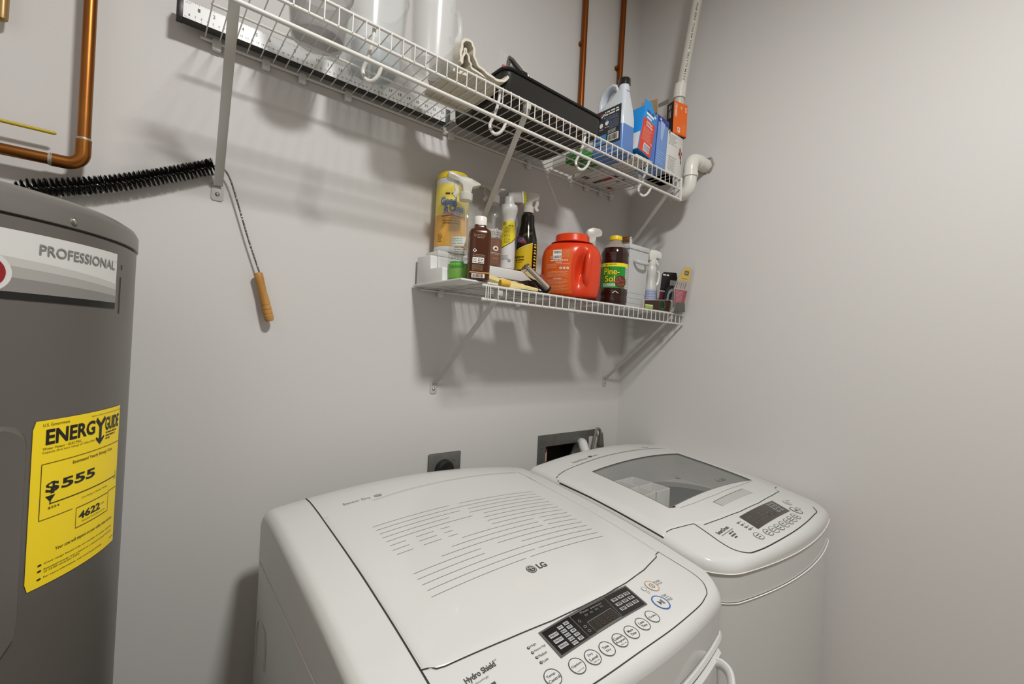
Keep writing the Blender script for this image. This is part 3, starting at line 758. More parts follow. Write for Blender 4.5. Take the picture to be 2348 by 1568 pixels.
# door on the front with its pull
def front_panel(mach, name, m, parent, z0, z1, off, u0, u1, th):
    b = MB(); n = 30
    us_ = [u0 + (u1 - u0) * k / n for k in range(n + 1)]
    prof = [(0, z0), (off, z0), (off + th, z0 + .006), (off + th, z1 - .006), (off, z1), (0, z1)]
    pts = []
    for u in us_:
        for d, z in prof: pts.append((mach.xc + u, -(mach.vf(u) + d - .002), z))
    k = len(prof)
    b.add(pts, [(i * k + j, i * k + j + 1, (i + 1) * k + j + 1, (i + 1) * k + j) for i in range(n) for j in range(k - 1)] + [tuple(range(k))[::-1], tuple(n * k + j for j in range(k))])
    return b.build(name, m, parent, ang=30)
door = front_panel(DR, 'door', M_white, dr, .10, .884, .004, -.28, .262, .006)
front_panel(DR, 'door_lip', M_white, dr, .886, .898, .003, -.29, .290, .003)
hp = spline([(.786, -.788, .872), (.790, -.804, .874), (.782, -.822, .868), (.752, -.838, .846), (.70, -.850, .82), (.63, -.856, .805), (.552, -.858, .80), (.46, -.856, .805), (.38, -.845, .825), (.332, -.822, .850), (.320, -.790, .855)], 8)
MB().tube(hp, .0095, 12, flat=.55).build('door_handle', M_white, door)
MB().tube(spline([(.2100, -.139, .72), (.2100, -.139, .774), (.2100, -.143, .810), (.2100, -.152, .824), (.2100, -.166, .827), (.2100, -.20, .827), (.2100, -.215, .81), (.2100, -.22, .76)], 5), .0014, 6).build('side_vent_cover', M_white, dr)

# ------------------------------------------------------------------ washer (right, against the wall)
WA = Machine(1.247, .338, .155, .781, .046, .070, .020)
wa = thing('washer', 'white top-loading washing machine in the corner with glass lid', 'washing machine', (1.247, -.46, 0))
GX0, GX1, GY0, GY1 = 1.020, 1.478, .308, .556; zfl = .962
hole = (GX0 - 1.247, GX1 - 1.247, GY0, GY1)
WA.cover('top_cover', M_white, wa, hole=(hole[0] - .004, hole[1] + .004, GY0 - .004, GY1 + .004), zb=lambda p: .957)
WA.body('cabinet', M_white, wa, lambda v: .894, zbot=.03)
b = MB()
us_ = WA.ulist(); P = [(1.247 + u * .993, -WA.vf(u) * .997, z) for z in (.8965, .9545) for u in us_] ; n = len(us_)
b.add(P, [(i, i + 1, n + i + 1, n + i) for i in range(n - 1)])
for sx_ in (-1, 1):
    x = 1.247 + sx_ * .338 * .993; b.add([(x, -.16, .8965), (x, -WA.vf(.338), .8965), (x, -WA.vf(.338), .9545), (x, -.16, .9545)], [(0, 1, 2, 3)])
b.add([(.911, -.16, .8965), (1.583, -.16, .8965), (1.583, -.16, .9545), (.911, -.16, .9545)], [(0, 1, 2, 3)])
b.build('front_band', M_white, wa, ang=50)
b = MB()
for z in (.9555, .8955): MB().tube([(1.247 + u * .999, -WA.vf(u) - .0002, z) for u in us_], .0012, 6).build('front_seam_highlight', M_linel, wa)  # pale tubes: highlight along the seam gaps, put into the colour
feet(WA, wa)
WF_X = [.906, .9144, .9309, .947, .9714, 1.0112, 1.028, 1.092, 1.1738, 1.2838, 1.4026, 1.478, 1.50, 1.532]
WF_V = [.6106, .6071, .6043, .6059, .6126, .6237, .639, .648, .655, .6545, .643, .632, .614, .606]
wlid = lidslab(WA, 'lid', M_white, wa, .915, 1.535, lambda x: interp(x, [.9056, .9203, .9576, 1.0, 1.0565, 1.134, 1.30, 1.54], [.275, .266, .257, .2531, .251, .2475, .246, .243]), lambda x: interp(x, WF_X, WF_V), .0014, hole=(GX0, GX1, GY0, GY1))
h0 = WA.on(.0008); h1 = WA.on(.0020); h2 = WA.on(.0028)
M_glass = mat('lid_glass', 'b2b5b2', 0.04, alpha=0.26, spec=0.7)
gl = MB().grid(lambda x, v: h0(x, -v), [GX0 + (GX1 - GX0) * k / 12 for k in range(13)], [GY0 + (GY1 - GY0) * k / 10 for k in range(11)]).build('window_glass', M_glass, wlid)
b = MB(); hb_ = WA.on(.0012)
for k in range(13):
    v = .352 + k * .0125; b.strip(hb_, [(1.16 + .004 * k, -v), (1.445 - .002 * k, -v)], .0006, 0, step=.05)
emblem(b, (hb_, WA.on(.0015)), 1.320, -.5285, .0095, 1, 2); b.text('LG', hb_, 1.334, 1.358, -.535, -.522, 1, .03)
b.build('window_print', [mat('glass_print', '9a9d9b', .4), M_grey, M_white], gl)
b = MB(); b.strip(WA.on(.0016), [(GX0, -GY0), (GX1, -GY0), (GX1, -GY1), (GX0, -GY1)], .0022, 0, step=.03, closed=True); b.build('window_seal', mat('seal_grey', '6d6b68', .5), wlid)
# the opening under the glass
M_tubgrey = mat('tub_grey', 'b0aeaa', 0.4); M_traywhite = mat('tray_white', 'dddcd8', 0.35); M_tubdark = mat('tub_dark', '77736d', 0.5)
b = MB(); zt = lambda x, v: WA.z(x - 1.247, v) - .004
c4 = [(GX0 - .003, GY0 - .003), (GX1 + .003, GY0 - .003), (GX1 + .003, GY1 + .003), (GX0 - .003, GY1 + .003)]
top = []; 
for i in range(4):
    a, c = c4[i], c4[(i + 1) % 4]
    top += [(a[0] + (c[0] - a[0]) * k / 8, a[1] + (c[1] - a[1]) * k / 8) for k in range(8)]
n = len(top); P = [(x, -v, zt(x, v)) for x, v in top] + [(x, -v, zfl) for x, v in top]
b.add(P, [(k, (k + 1) % n, n + (k + 1) % n, n + k) for k in range(n)])
cxw, cyw, rw = 1.275, -.462, .150
# floor of the well with a round opening
inner = [(cxw + rw * cos(2 * pi * k / 64), cyw + rw * sin(2 * pi * k / 64), zfl) for k in range(64)]
def ray_out(a):
    dx, dy = cos(a), sin(a); t = 9
    for lim, c_, d in ((GX1 + .003, cxw, dx), (GX0 - .003, cxw, dx), (-GY0 + .003, cyw, dy), (-GY1 - .003, cyw, dy)):
        if abs(d) > 1e-6:
            q = (lim - c_) / d
            if q > 0: t = min(t, q)
    return t
outer = [(cxw + max(rw + .0005, ray_out(2 * pi * k / 64)) * cos(2 * pi * k / 64), cyw + max(rw + .0005, ray_out(2 * pi * k / 64)) * sin(2 * pi * k / 64), zfl) for k in range(64)]
b.add(inner + outer, [(k, (k + 1) % 64, 64 + (k + 1) % 64, 64 + k) for k in range(64)])
b.build('lid_opening', M_tubgrey, wa)
MB().lathe((cxw, cyw, 0), [(0, .50), (rw + .03, .50), (rw + .03, .85), (rw + .012, zfl - .03), (rw, zfl)], 48).build('wash_tub', M_tubdark, wa)
MB().lathe((cxw, cyw, 0), [(rw + .004, zfl), (rw + .004, zfl + .012), (rw - .004, zfl + .014), (rw - .006, zfl - .01), (rw - .012, zfl - .05), (rw - .012, .80)], 48).build('tub_ring', mat('tub_ring_grey', '85827d', .4), wa)
tr = MB(); tx0, tx1, ty0, ty1, tz0, tz1 = 1.024, 1.165, -.470, -.345, .964, 1.022
tr.box((tx0, ty0, tz0), (tx1, ty1, tz0 + .004), 0)
for a, c in (((tx0, ty0), (tx0 + .003, ty1)), ((tx1 - .003, ty0), (tx1, ty1)), ((tx0, ty0), (tx1, ty0 + .003)), ((tx0, ty1 - .003), (tx1, ty1)), ((tx0, ty0 + .055), (tx1 - .004, ty0 + .058)), ((tx0 + .070, ty0), (tx0 + .073, ty1))):
    tr.box((a[0], a[1], tz0), (c[0], c[1], tz1), 0)
tr = tr.build('detergent_tray', M_traywhite, wa)
MB().box((tx0 + .080, ty0 + .065, tz0 + .004), (tx1 - .010, ty1 - .012, tz0 + .035), r=.004).build('softener_cup', mat('softener_blue', '7f93c8', .3), tr)
# recessed finger grip in the lid
b = MB(); rc = [(1.1520, -.5985), (1.3390, -.5905), (1.3446, -.6165), (1.1565, -.6214)]
b.quad(WA.on(.0018), rc, 0, 6); b.build('finger_grip', mat('grip_grey', 'b4b4af', .35), wlid)
b = MB(); b.strip(h1, [rc[0], rc[1]], .0015, 0, step=.02); b.strip(h1, [rc[3], rc[0]], .0008, 0); b.build('grip_edge', M_grey, wlid)
b = MB(); b.strip(h1, [(1.044, -.5704), (1.10, -.577), (1.20, -.580), (1.36, -.573), (1.47, -.561)], .0010, 0, step=.02); b.build('lid_crease', M_gline, wlid)
# seams of the washer
b = MB()
b.strip(h0, [(.913, -.280), (.9203, -.266), (.9576, -.2565), (1.0, -.2527), (1.0565, -.2507), (1.134, -.247), (1.30, -.2455), (1.48, -.2435)], .0030, 0, step=.012)
b.strip(h0, [(.912, -.285), (.9135, -.40), (.9135, -.52), (.9140, -.6075)], .0022, 0, step=.012)
b.strip(h0, [(.9144, -.6076), (.9309, -.6048), (.947, -.6064), (.9714, -.6131), (1.0112, -.6242), (1.0225, -.6255)], .0018, 0, step=.012)
b.strip(h0, spline([(1.0112, -.6242, 0), (1.0057, -.6587, 0), (.9997, -.6904, 0), (.9989, -.7148, 0), (1.0053, -.7317, 0), (1.018, -.7439, 0), (1.037, -.7501, 0), (1.0853, -.7577, 0), (1.1609, -.7630, 0), (1.2398, -.7636, 0), (1.3268, -.7578, 0), (1.4037, -.7481, 0), (1.4455, -.7410, 0), (1.478, -.722, 0)], 8), .0022, 0, step=.01)
b.strip(h0, [(1.0281, -.6400), (1.092, -.6488), (1.1738, -.6559), (1.2838, -.6552), (1.4026, -.6435), (1.484, -.6318), (1.492, -.618), (1.51, -.611), (1.534, -.607)], .0018, 0, step=.012)
b.build('panel_seam', M_line, wa)
disp = MB().quad(WA.on(.0010), ((1.1340, -.7166), (1.3358, -.7128), (1.3515, -.6630), (1.1450, -.6675)), 0, 8).build('display', mat('display_brown', '3b3530', 0.15), wa)
b = MB(); k2 = WA.on(.0014); k3 = WA.on(.0018)
for i in range(4):
    for j in range(2):
        x = 1.2965 + j * .0225 - i * .0035; y = -.6715 - i * .0098; b.rect(k2, x, x + .0150, y - .0028, y + .0028, 0); b.rect(k3, x + .003, x + .012, y - .0012, y + .0012, 1)
rr = random.Random(4)
for i in range(7):
    for j in range(3):
        b.rect(k2, 1.158 + i * .0145 + rr.uniform(-.002, .002), 1.163 + i * .0145, -.682 - j * .010 - .0009, -.682 - j * .010 + .0009, 2)
b.strip(k2, [(1.232, -.685), (1.285, -.6835)], .0006, 2); b.rect(k2, 1.240, 1.275, -.704, -.692, 3)
b.build('display_print', [M_key, M_blackgl, mat('display_faint', '6f655c', .4), mat('display_dark2', '332c27', .2)], disp)
for x, y in ((1.1041, -.7300), (1.1428, -.7348), (1.1707, -.7367), (1.1979, -.7380), (1.2267, -.7383), (1.2568, -.7368), (1.2841, -.7355), (1.3160, -.7330)):
    button(WA, wa, x, y, .0118, ('~', '~'))
button(WA, wa, 1.3641, -.7180, .0158, (), mat('ring_navy', '3a3f55', .5), .0020, 'start_button', mk=play)
button(WA, wa, 1.3972, -.6851, .0120, (), mat('ring_rose', 'b99a92', .5), .0010, 'power_button', mk=power)
b = MB()
b.text('SmartDrum', h0, 1.0225, 1.0715, -.6790, -.6690, 0, .02); b.scrawl(h0, 1.025, 1.076, -.684, .0022, 1, 3); b.scrawl(h0, 1.047, 1.066, -.690, .0035, 0, 4); b.scrawl(h0, 1.043, 1.068, -.697, .0035, 0, 6); b.scrawl(h0, 1.045, 1.058, -.7037, .0035, 0, 8)
b.build('feature_lettering', [M_grey, M_gline], wa); b = MB()
for t, y in (('Hot', -.6795), ('Warm', -.6885), ('Eco', -.6975), ('Cold', -.7065)):
    b.scrawl(h0, 1.108, 1.121, y + .0012, .0018, 0, int(-y * 9999)); b.scrawl(h0, 1.109, 1.120, y - .0016, .0018, 0, int(-y * 8888)); b.disc(h0, 1.1255, y, .0014, .0014, 0)
b.build('temperature_legend', [M_grey], wa); b = MB()
b.text('POWER', h0, 1.412, 1.432, -.679, -.675, 0); b.text('START', h0, 1.384, 1.400, -.712, -.708, 0); b.text('PAUSE', h0, 1.385, 1.400, -.719, -.715, 0)
b.build('button_captions', [M_grey], wa); b = MB()
b.text('SmartDrum', h0, 1.0235, 1.0880, -.2335, -.2230, 1, .004); b.disc(h0, 1.107, -.2245, .009, .0055, 0); b.scrawl(h0, 1.120, 1.140, -.2255, .004, 1, 2); b.scrawl(h0, 1.375, 1.415, -.228, .004, 1, 4)
b.build('model_lettering', [M_grey, M_gline], wa)
# supply hoses and drain at the back

# ------------------------------------------------------------------ things on the lower shelf
ZT = ZLW + .0058       # top of the shelf liner: what stands on the shelf stands here
M_clear = mat('clear_plastic', 'a9aaa4', 0.08, alpha=0.17, spec=0.8)
M_clear2 = mat('clear_film', 'c4c6c2', 0.12, alpha=0.14, spec=0.7)
M_frost = mat('frosted_plastic', 'e2e3e2', 0.22, alpha=0.30, spec=0.5)
M_headw = mat('sprayer_white', 'e4e2da', 0.3)
M_headf = mat('sprayer_frosted', 'dcdad2', 0.25, alpha=0.75)
M_ink = mat('ink_brown', '5a3b12', 0.5); M_inkw = mat('ink_white', 'ece9e2', 0.5); M_inkb = mat('ink_blue', '26418f', 0.4)
def sprayer(parent, x, y, z, az, r, h, m, poly=None, wid=.020, trig=True, name='spray_head', collar=.016):
    U = Vector((cos(az), sin(az), 0)); N = Vector((-sin(az), cos(az), 0)); V = Vector((0, 0, 1))
    b = MB().lathe((x, y, z), [(r, 0), (r * 1.04, .002), (r * 1.04, collar), (r * .9, collar + .002), (0, collar + .002)], 24)
    poly = poly or [(-.011, collar), (.010, collar), (.012, h * .55), (.022, h * .68), (.048, h * .74), (.050, h * .78), (.050, h * .98), (.044, h), (-.012, h * .84), (-.034, h * .70), (-.036, h * .64), (-.014, h * .52)]
    b.prism(poly, Vector((x, y, z)) - N * wid / 2, U, V, N * wid, r=.0022)
    o = b.build(name, m, parent)
    if trig:
        tb = MB(); path = spline([Vector((x, y, z)) + U * a + V * c for a, c in ((.026, h * .72), (.028, h * .5), (.024, h * .3), (.031, h * .12))], 5)
        tb.tube(path, .0042, 8, flat=1.5); tb.build('trigger', m, o)
    return o

liner = MB(); rr = random.Random(2)
nx = 40
liner.grid(lambda i, j: Vector((.64 + .905 * i / nx, -.012 - .238 * j / 6, ZLW + .0042 + (.0006 if (i + j) % 2 else 0))), list(range(nx + 1)), list(range(7)))
liner.grid(lambda i, j: Vector((.64 + .905 * i / nx, -.2502 - .001 * j, ZLW + .0046 - .007 * j * (.6 + .4 * sin(i * 1.7)) if j else ZLW + .0046)), list(range(nx + 1)), [0, 1])
o = liner.build('shelf_liner', mat('liner_clear', 'c9cac6', 0.15, alpha=0.45), None, at=(1.1, -.13, ZLW)); tag(o, 'clear plastic liner sheet lying on the lower wire shelf', 'liner')
o = MB().box((.765, -.252, ZLW + .0049), (1.125, -.165, ZLW + .0056)).build('rubber_mat', mat('mat_black', '1b1917', .6), None, at=(.94, -.2, ZLW)); tag(o, 'thin black mat under the orange tub and the chrome tube', 'mat')

# three-step white organizer
og = thing('step_organizer', 'white three-step plastic organizer at the left end of lower shelf', 'organizer', (.76, -.11, ZT))
def step_prof(b1, b2, f3): return [(-.012, ZT), (-.012, 1.628), (b1 + .0025, 1.626), (b1, 1.622), (b1 - .001, 1.590), (b2 + .0025, 1.588), (b2, 1.584), (b2 - .001, 1.5535), (f3 + .006, 1.5525), (f3 + .001, 1.5515), (f3, ZT)]
MB().prism(step_prof(-.0885, -.118, -.206), (.6105, 0, 0), (0, 1, 0), (0, 0, 1), (.0895, 0, 0), r=.002).build('steps', M_whitep, og)
MB().prism(step_prof(-.086, -.150, -.226), (.588, 0, 0), (0, 1, 0), (0, 0, 1), (.022, 0, 0), r=.0025).build('end_cheek', M_whitep, og)
MB().prism([(-.012, 1.596), (-.012, 1.628), (-.086, 1.6265), (-.0885, 1.624), (-.0885, 1.596)], (.700, 0, 0), (0, 1, 0), (0, 0, 1), (.300, 0, 0), r=.0015).box((.985, -.016, ZT), (.998, -.012, 1.597)).box((.985, -.086, ZT), (.998, -.082, 1.597)).box((.79, -.086, ZT), (.802, -.082, 1.597)).build('back_step', M_whitep, og)
MB().box((.580, -.252, ZT - .0009), (.692, -.006, ZT + .0042), r=.0018).build('base_rim', M_whitep, og)
MB().box((.612, -.083, 1.6275), (.715, -.016, 1.6425), r=.002).build('riser', M_whitep, og)

# wipes canister
cn = thing('wipes_canister', 'tall yellow disinfecting wipes canister with yellow lid on organizer', 'canister', (.668, -.048, 1.6425))
cx, cy, cz, R_ = .668, -.050, 1.6427, .0462
MB().lathe((cx, cy, cz), [(R_ - .002, 0), (R_, .003), (R_, .012), (R_ - .0006, .015), (R_ - .0006, .187), (R_, .190), (R_, .202), (R_ - .003, .204)], 48).build('body', M_whitep, cn)
M_wy = mat('wipes_yellow', 'ecd24a', 0.35, var=1.0, vscale=1, h2='e4a93a')
MY1 = mat('wipes_label_yellow', 'efdb62', 0.35); MY2 = mat('wipes_label_orange', 'e0a94c', 0.35)
az = toward(cx, cy); f = cyl_fn(cx, cy, R_ - .0006, az, cz, .0007); g = cyl_fn(cx, cy, R_ - .0006, az, cz, .0013); g_ = cyl_fn(cx, cy, R_ - .0006, az, cz, .0018)
b = MB(); hw_ = 2.6 * R_
n = 12
b.rect(f, -hw_, hw_, .016, .186, 0, 40, 8)
k = len(b.f); 
for i in range(40):
    for j in range(8): b.m[i * 8 + j] = 1 if j < 4 else 0
b.scrawl(g, -.020, .010, .1585, .0050, 2, 14)
def outl(t, u0, u1, v0, v1):
    b.text(t, g, u0 - .0012, u1 + .0012, v0 - .0012, v1 + .0012, 3, .06, sub=.004); b.text(t, g_, u0, u1, v0, v1, 4, .008, sub=.004)
outl('Good', -.033, .010, .127, .1490); outl('& Clean', -.022, .031, .1095, .1285)
b.strip(g, [(-.026, .104), (0, .1085), (.026, .104)], .0100, 5, step=.004); b.text('Disinfectant Wipes', g_, -.025, .025, .1025, .1070, 6, .008, sub=.006); b.strip(g, [(-.028, .096), (0, .1005), (.028, .096)], .0018, 3, step=.004)
b.text('Lemon Scent', g, -.010, .014, .0910, .0940, 3, sub=.006); b.text('KILLS 99.9% of germs', g, -.026, .022, .0825, .0860, 2, .005, sub=.006)
b.scrawl(g, -.024, .022, .078, .0018, 2, 4); b.text('KEEP OUT OF', g, -.040, -.028, .048, .0505, 2, sub=.006); b.text('REACH OF', g, -.040, -.024, .0425, .0465, 2, .006, sub=.006); b.text('CHILDREN', g, -.040, -.024, .037, .041, 2, .006, sub=.006); b.text('CAUTION', g, -.040, -.027, .0315, .0355, 2, .006, sub=.006); b.scrawl(g, -.040, -.024, .0285, .0014, 2, 8)
b.build('label', [MY1, MY2, M_ink, M_inkb, mat('wipes_title', '8fa5d8', .4), mat('wipes_band', 'e8c7b4', .4), mat('wipes_red', '9c4530', .4)], cn)
MB().lathe((cx, cy, cz), [(R_ - .001, .204), (R_ - .0005, .207), (R_ - .002, .217), (R_ - .008, .2235), (0, .2245)], 48).build('lid', mat('lid_yellow', 'edcf2a', .35), cn)

# clear spray bottle with green liquid
sx_, sy_, sz = .641, -.1600, 1.5538
sp = thing('spray_bottle', 'clear spray bottle with green liquid and frosted trigger at shelf left', 'bottle', (sx_, sy_, sz), 'spray bottles on the lower shelf')
pr = [(.030, 0), (.0375, .003), (.0395, .010), (.0395, .03), (.0385, .06), (.0380, .10), (.0390, .135), (.0375, .155), (.031, .178), (.0215, .200), (.0165, .210), (.0150, .216)]
MB().lathe((sx_, sy_, sz), pr, 40).build('bottle_body', M_clear, sp)
MB().lathe((sx_, sy_, sz), [(.028, .002), (.0365, .006), (.0382, .012), (.0382, .030), (.0376, .043), (0, .0432)], 40).build('green_liquid', mat('liquid_green', '78c41f', .15, alpha=.9), sp)
az = toward(sx_, sy_); F_ = prof_r(pr, sz); f = cyl_fn(sx_, sy_, F_, az, sz, .0006); g = cyl_fn(sx_, sy_, F_, az, sz, .0011)
b = MB(); b.rect(f, -.026, .004, .087, .110, 0, 8, 3); b.text('Please do not', g, -.024, -.003, .1035, .1075, 2, sub=.006); b.text('mix with any', g, -.024, -.003, .0975, .1015, 2, sub=.006); b.text('other cleaner', g, -.024, -.001, .0915, .0955, 2, sub=.006)
b.rect(f, -.028, .002, .0335, .0475, 1, 8, 2); b.text('fresh', g, -.026, -.004, .0385, .0445, 3, sub=.006)
for k in range(5): b.ring(f, -.024 + k * .0075, .055, .0025, .0025, .0008, 4, 14)
b.text('method', f, .012, .032, .104, .114, 5, .01, sub=.006)
for k in range(4): b.scrawl(f, -.018, .004, .083 - k * .006, .0016, 4, 20 + k)
for k in range(4): b.scrawl(f, .012, .030, .095 - k * .009, .0014, 4, 30 + k)
b.build('printed_label', [mat('label_pale', 'd6dcd0', .4), mat('label_green', '45a32e', .35), mat('ink_teal', '6d9a92', .4), mat('ink_palegreen', 'c8e59a', .4), mat('ink_dk', '6a665a', .4), M_inkw], sp)
sprayer(sp, sx_, sy_, sz + .212, pi * .88, .0165, .066, M_headf, wid=.026, collar=.018)
MB().tube([(sx_, sy_, sz + .21), (sx_ + .006, sy_, sz + .10), (sx_ - .012, sy_, sz + .006)], .0018, 8).build('dip_tube', M_frost, sp)

# brown restorer bottle
bx_, by_, bz = .640, -.2335, 1.5508
bo = thing('brown_bottle', 'small square brown bottle with white cap and white printed back', 'bottle', (bx_, by_, bz))
az = toward(bx_, by_)
MB().lathe((bx_, by_, bz), [(.0235, 0), (.0262, .002), (.0270, .006), (.0270, .112), (.0262, .119), (.0235, .124), (.0165, .129), (.0145, .132), (.0145, .137)], 48, rot=az + .12, pw=4.2).build('bottle_body', mat('bottle_brown', '4a2613', .2), bo)
MB().lathe((bx_, by_, bz), [(.0148, .135), (.0160, .136), (.0160, .156), (.0150, .158), (0, .1585)], 32).build('cap', M_headw, bo)
U = Vector((-sin(az + .12), cos(az + .12), 0)); N = Vector((cos(az + .12), sin(az + .12), 0)); rgt = U     # right as seen = counter-clockwise
org = Vector((bx_, by_, bz)) + N * .0272
f = plane_fn(org, rgt, (0, 0, 1), .0003); g = plane_fn(org, rgt, (0, 0, 1), .0007)
b = MB(); b.ring(f, -.014, .107, .003, .003, .0006, 0, 16); b.rect(f, -.0143, -.0137, .1055, .1085, 0)
for k in range(3): b.scrawl(f, -.009, .010, .109 - k * .0035, .0014, 0, 40 + k)
b.flat([(-.0135, .0755), (-.0085, .0705), (-.0135, .0655), (-.0185, .0705)], [(0, 1, 2, 3)], f, 1); b.disc(g, -.0135, .071, .002, .0025, 2, 8)
for k in range(3): b.scrawl(f, -.018, .012, .061 - k * .0022, .0008, 0, 50 + k)
b.rect(f, -.018, .010, .040, .054, 1); b.text('22', g, -.0165, -.008, .043, .051, 2); b.scrawl(g, -.005, .009, .0505, .0016, 2, 3); b.scrawl(g, -.005, .009, .0465, .0016, 2, 4); b.scrawl(g, -.005, .009, .0425, .0016, 2, 6)
for k in range(6): b.scrawl(f, -.018, .008, .036 - k * .0025, .0008, 0, 60 + k)
b.rect(f, -.024, .024, .0165, .0195, 3); b.bars(f, -.0185, .013, .005, .015, 1, 2, 5, 16, fn2=g)
f3 = plane_fn(Vector((bx_, by_, bz)) + rgt * .0272, -N, (0, 0, 1), .0004)
b.text('DO', lambda u, v: f3(-v, u), .088, .106, -.006, .006, 1, .01); b.scrawl(lambda u, v: f3(-v, u), .030, .080, 0, .006, 1, 4)
b.build('printed_label', [mat('ink_tan', 'a78a70', .5), M_inkw, M_black, mat('band_tan', 'c98b4c', .4)], bo)

# amber wood cleaner bottle
ax_, ay_, az0 = .8135, -.0475, 1.6285
am = thing('spray_bottle', 'tall clear spray bottle half filled with amber wood cleaner', 'bottle', (ax_, ay_, az0), 'spray bottles on the lower shelf')
pr = [(.024, 0), (.0295, .003), (.0312, .010), (.0310, .05), (.0318, .09), (.0335, .125), (.0320, .150), (.026, .172), (.0195, .186), (.0165, .192), (.0155, .198)]
MB().lathe((ax_, ay_, az0), pr, 40).build('bottle_body', M_clear, am)
MB().lathe((ax_, ay_, az0), [(.024, .002), (.0288, .006), (.0304, .012), (.0302, .05), (.0308, .083), (0, .0832)], 40).build('amber_liquid', mat('liquid_amber', '7d4216', .15), am)
az = toward(ax_, ay_); F_ = prof_r(pr, az0); f = cyl_fn(ax_, ay_, F_, az, az0, .0007); g = cyl_fn(ax_, ay_, F_, az, az0, .0012)
b = MB(); b.text('method', f, -.010, .027, .102, .1135, 0, .012, sub=.005); b.text('DAILY WOOD', f, -.011, .025, .0940, .1005, 0, 0, sub=.005); b.text('CLEANER', f, -.007, .021, .0865, .0925, 0, 0, sub=.005)
b.disc(f, .010, .053, .0068, .0072, 0, 24); b.flat([(.010, .0575), (.006, .052), (.010, .0485), (.014, .052)], [(0, 1, 2, 3)], g, 1)
b.strip(f, [(-.018, .0415), (.026, .0385)], .0008, 0, step=.006); b.scrawl(f, -.014, .022, .0355, .0016, 2, 7); b.text('almond', f, .004, .018, .0215, .0255, 2, sub=.006); b.scrawl(f, -.012, .022, .0835, .0010, 2, 9)
b.build('printed_label', [M_inkw, mat('ink_amber', '6b3a14', .4), mat('ink_gold', 'c9a27a', .4)], am)
sprayer(am, ax_, ay_, az0 + .194, pi * .80, .0175, .062, mat('sprayer_clear', 'cfcdc7', .2, alpha=.5), wid=.024, collar=.022)

# white and yellow carpet bottle with a scrubbing brush cap
wx_, wy_, wz = .868, -.055, 1.6285
wy = thing('brush_top_bottle', 'white squeeze bottle with yellow label and bristled brush on top', 'bottle', (wx_, wy_, wz))
pr = [(.020, 0), (.0238, .003), (.0248, .010), (.0245, .06), (.0225, .105), (.0200, .138), (.0195, .148), (.0225, .160), (.0262, .178), (.0268, .190), (.0250, .198), (.019, .2005)]
MB().lathe((wx_, wy_, wz), pr, 36).build('bottle_body', mat('bottle_white', 'd8d8d6', .3), wy)
MB().lathe((wx_, wy_, wz), [(.0165, .200), (.0165, .222), (.015, .225), (0, .226)], 28).build('neck_cap', M_whitep, wy)
F_ = prof_r(pr, wz); az = toward(wx_, wy_); f = cyl_fn(wx_, wy_, F_, az, wz, .0007); g = cyl_fn(wx_, wy_, F_, az, wz, .0012)
b = MB(); n = 14
top = .147; L = [(-.034 + .060 * i / n, .058 + .030 * (i / n) ** 2.2 + .012 * (i / n)) for i in range(n + 1)]
vs = []; 
for u, v in L:
    for j in range(7): vs.append(f(u * (1 if j < 5 else .97), v + (top - v) * j / 6))
b.add(vs, [(i * 7 + j, (i + 1) * 7 + j, (i + 1) * 7 + j + 1, i * 7 + j + 1) for i in range(n) for j in range(6)], 0)
b.strip(g, L, .0018, 1, step=.004)
for k in range(14): b.scrawl(g, -.010, .006, .128 - k * .0038, .0011, 1, 70 + k)
b.scrawl(g, .001, .015, .1325, .0030, 1, 14); b.disc(g, -.012, .1385, .006, .006, 2, 16)
for k in range(4): b.scrawl(f, -.012, .004, .040 - k * .004, .0012, 3, 90 + k)
b.ring(f, .006, .025, .0042, .0042, .0011, 3, 16); b.ring(f, .006, .025, .0022, .0022, .0008, 3, 12)
b.build('printed_label', [mat('label_bright_yellow', 'e6d321', .3), mat('ink_olive', '5c5512', .5), mat('seal_grey2', '8c8a6a', .4), mat('ink_grey', '77777a', .5)], wy)
BU = Vector((.93, -.36, .10)).normalized(); BN = Vector((.36, .93, 0)).normalized(); BV = BU.cross(BN) * -1
if BV.z < 0: BV = -BV
bo_ = Vector((wx_, wy_, wz + .222))
b = MB(); b.prism([(-.012, -.014), (.036, -.017), (.036, .019), (-.008, .016)], bo_ - BN * .015, BU, BV, BN * .030, r=.004); brh = b.build('brush_head', mat('brush_grey', 'bab9b4', .4), wy)
MB().prism([(.036, -.0175), (.041, -.0175), (.041, .0195), (.036, .0195)], bo_ - BN * .0155, BU, BV, BN * .031, r=.0006).build('brush_plate', M_headw, brh)
b = MB()
for i in range(8):
    for j in range(6):
        p0 = bo_ + BU * .041 + BV * (-.0155 + i * .0047) + BN * (-.0125 + j * .005); b.tube([p0, p0 + BU * .009], .0013, 5)
b.build('brush_tufts', mat('tuft_yellow', 'd9cf1f', .5), brh)

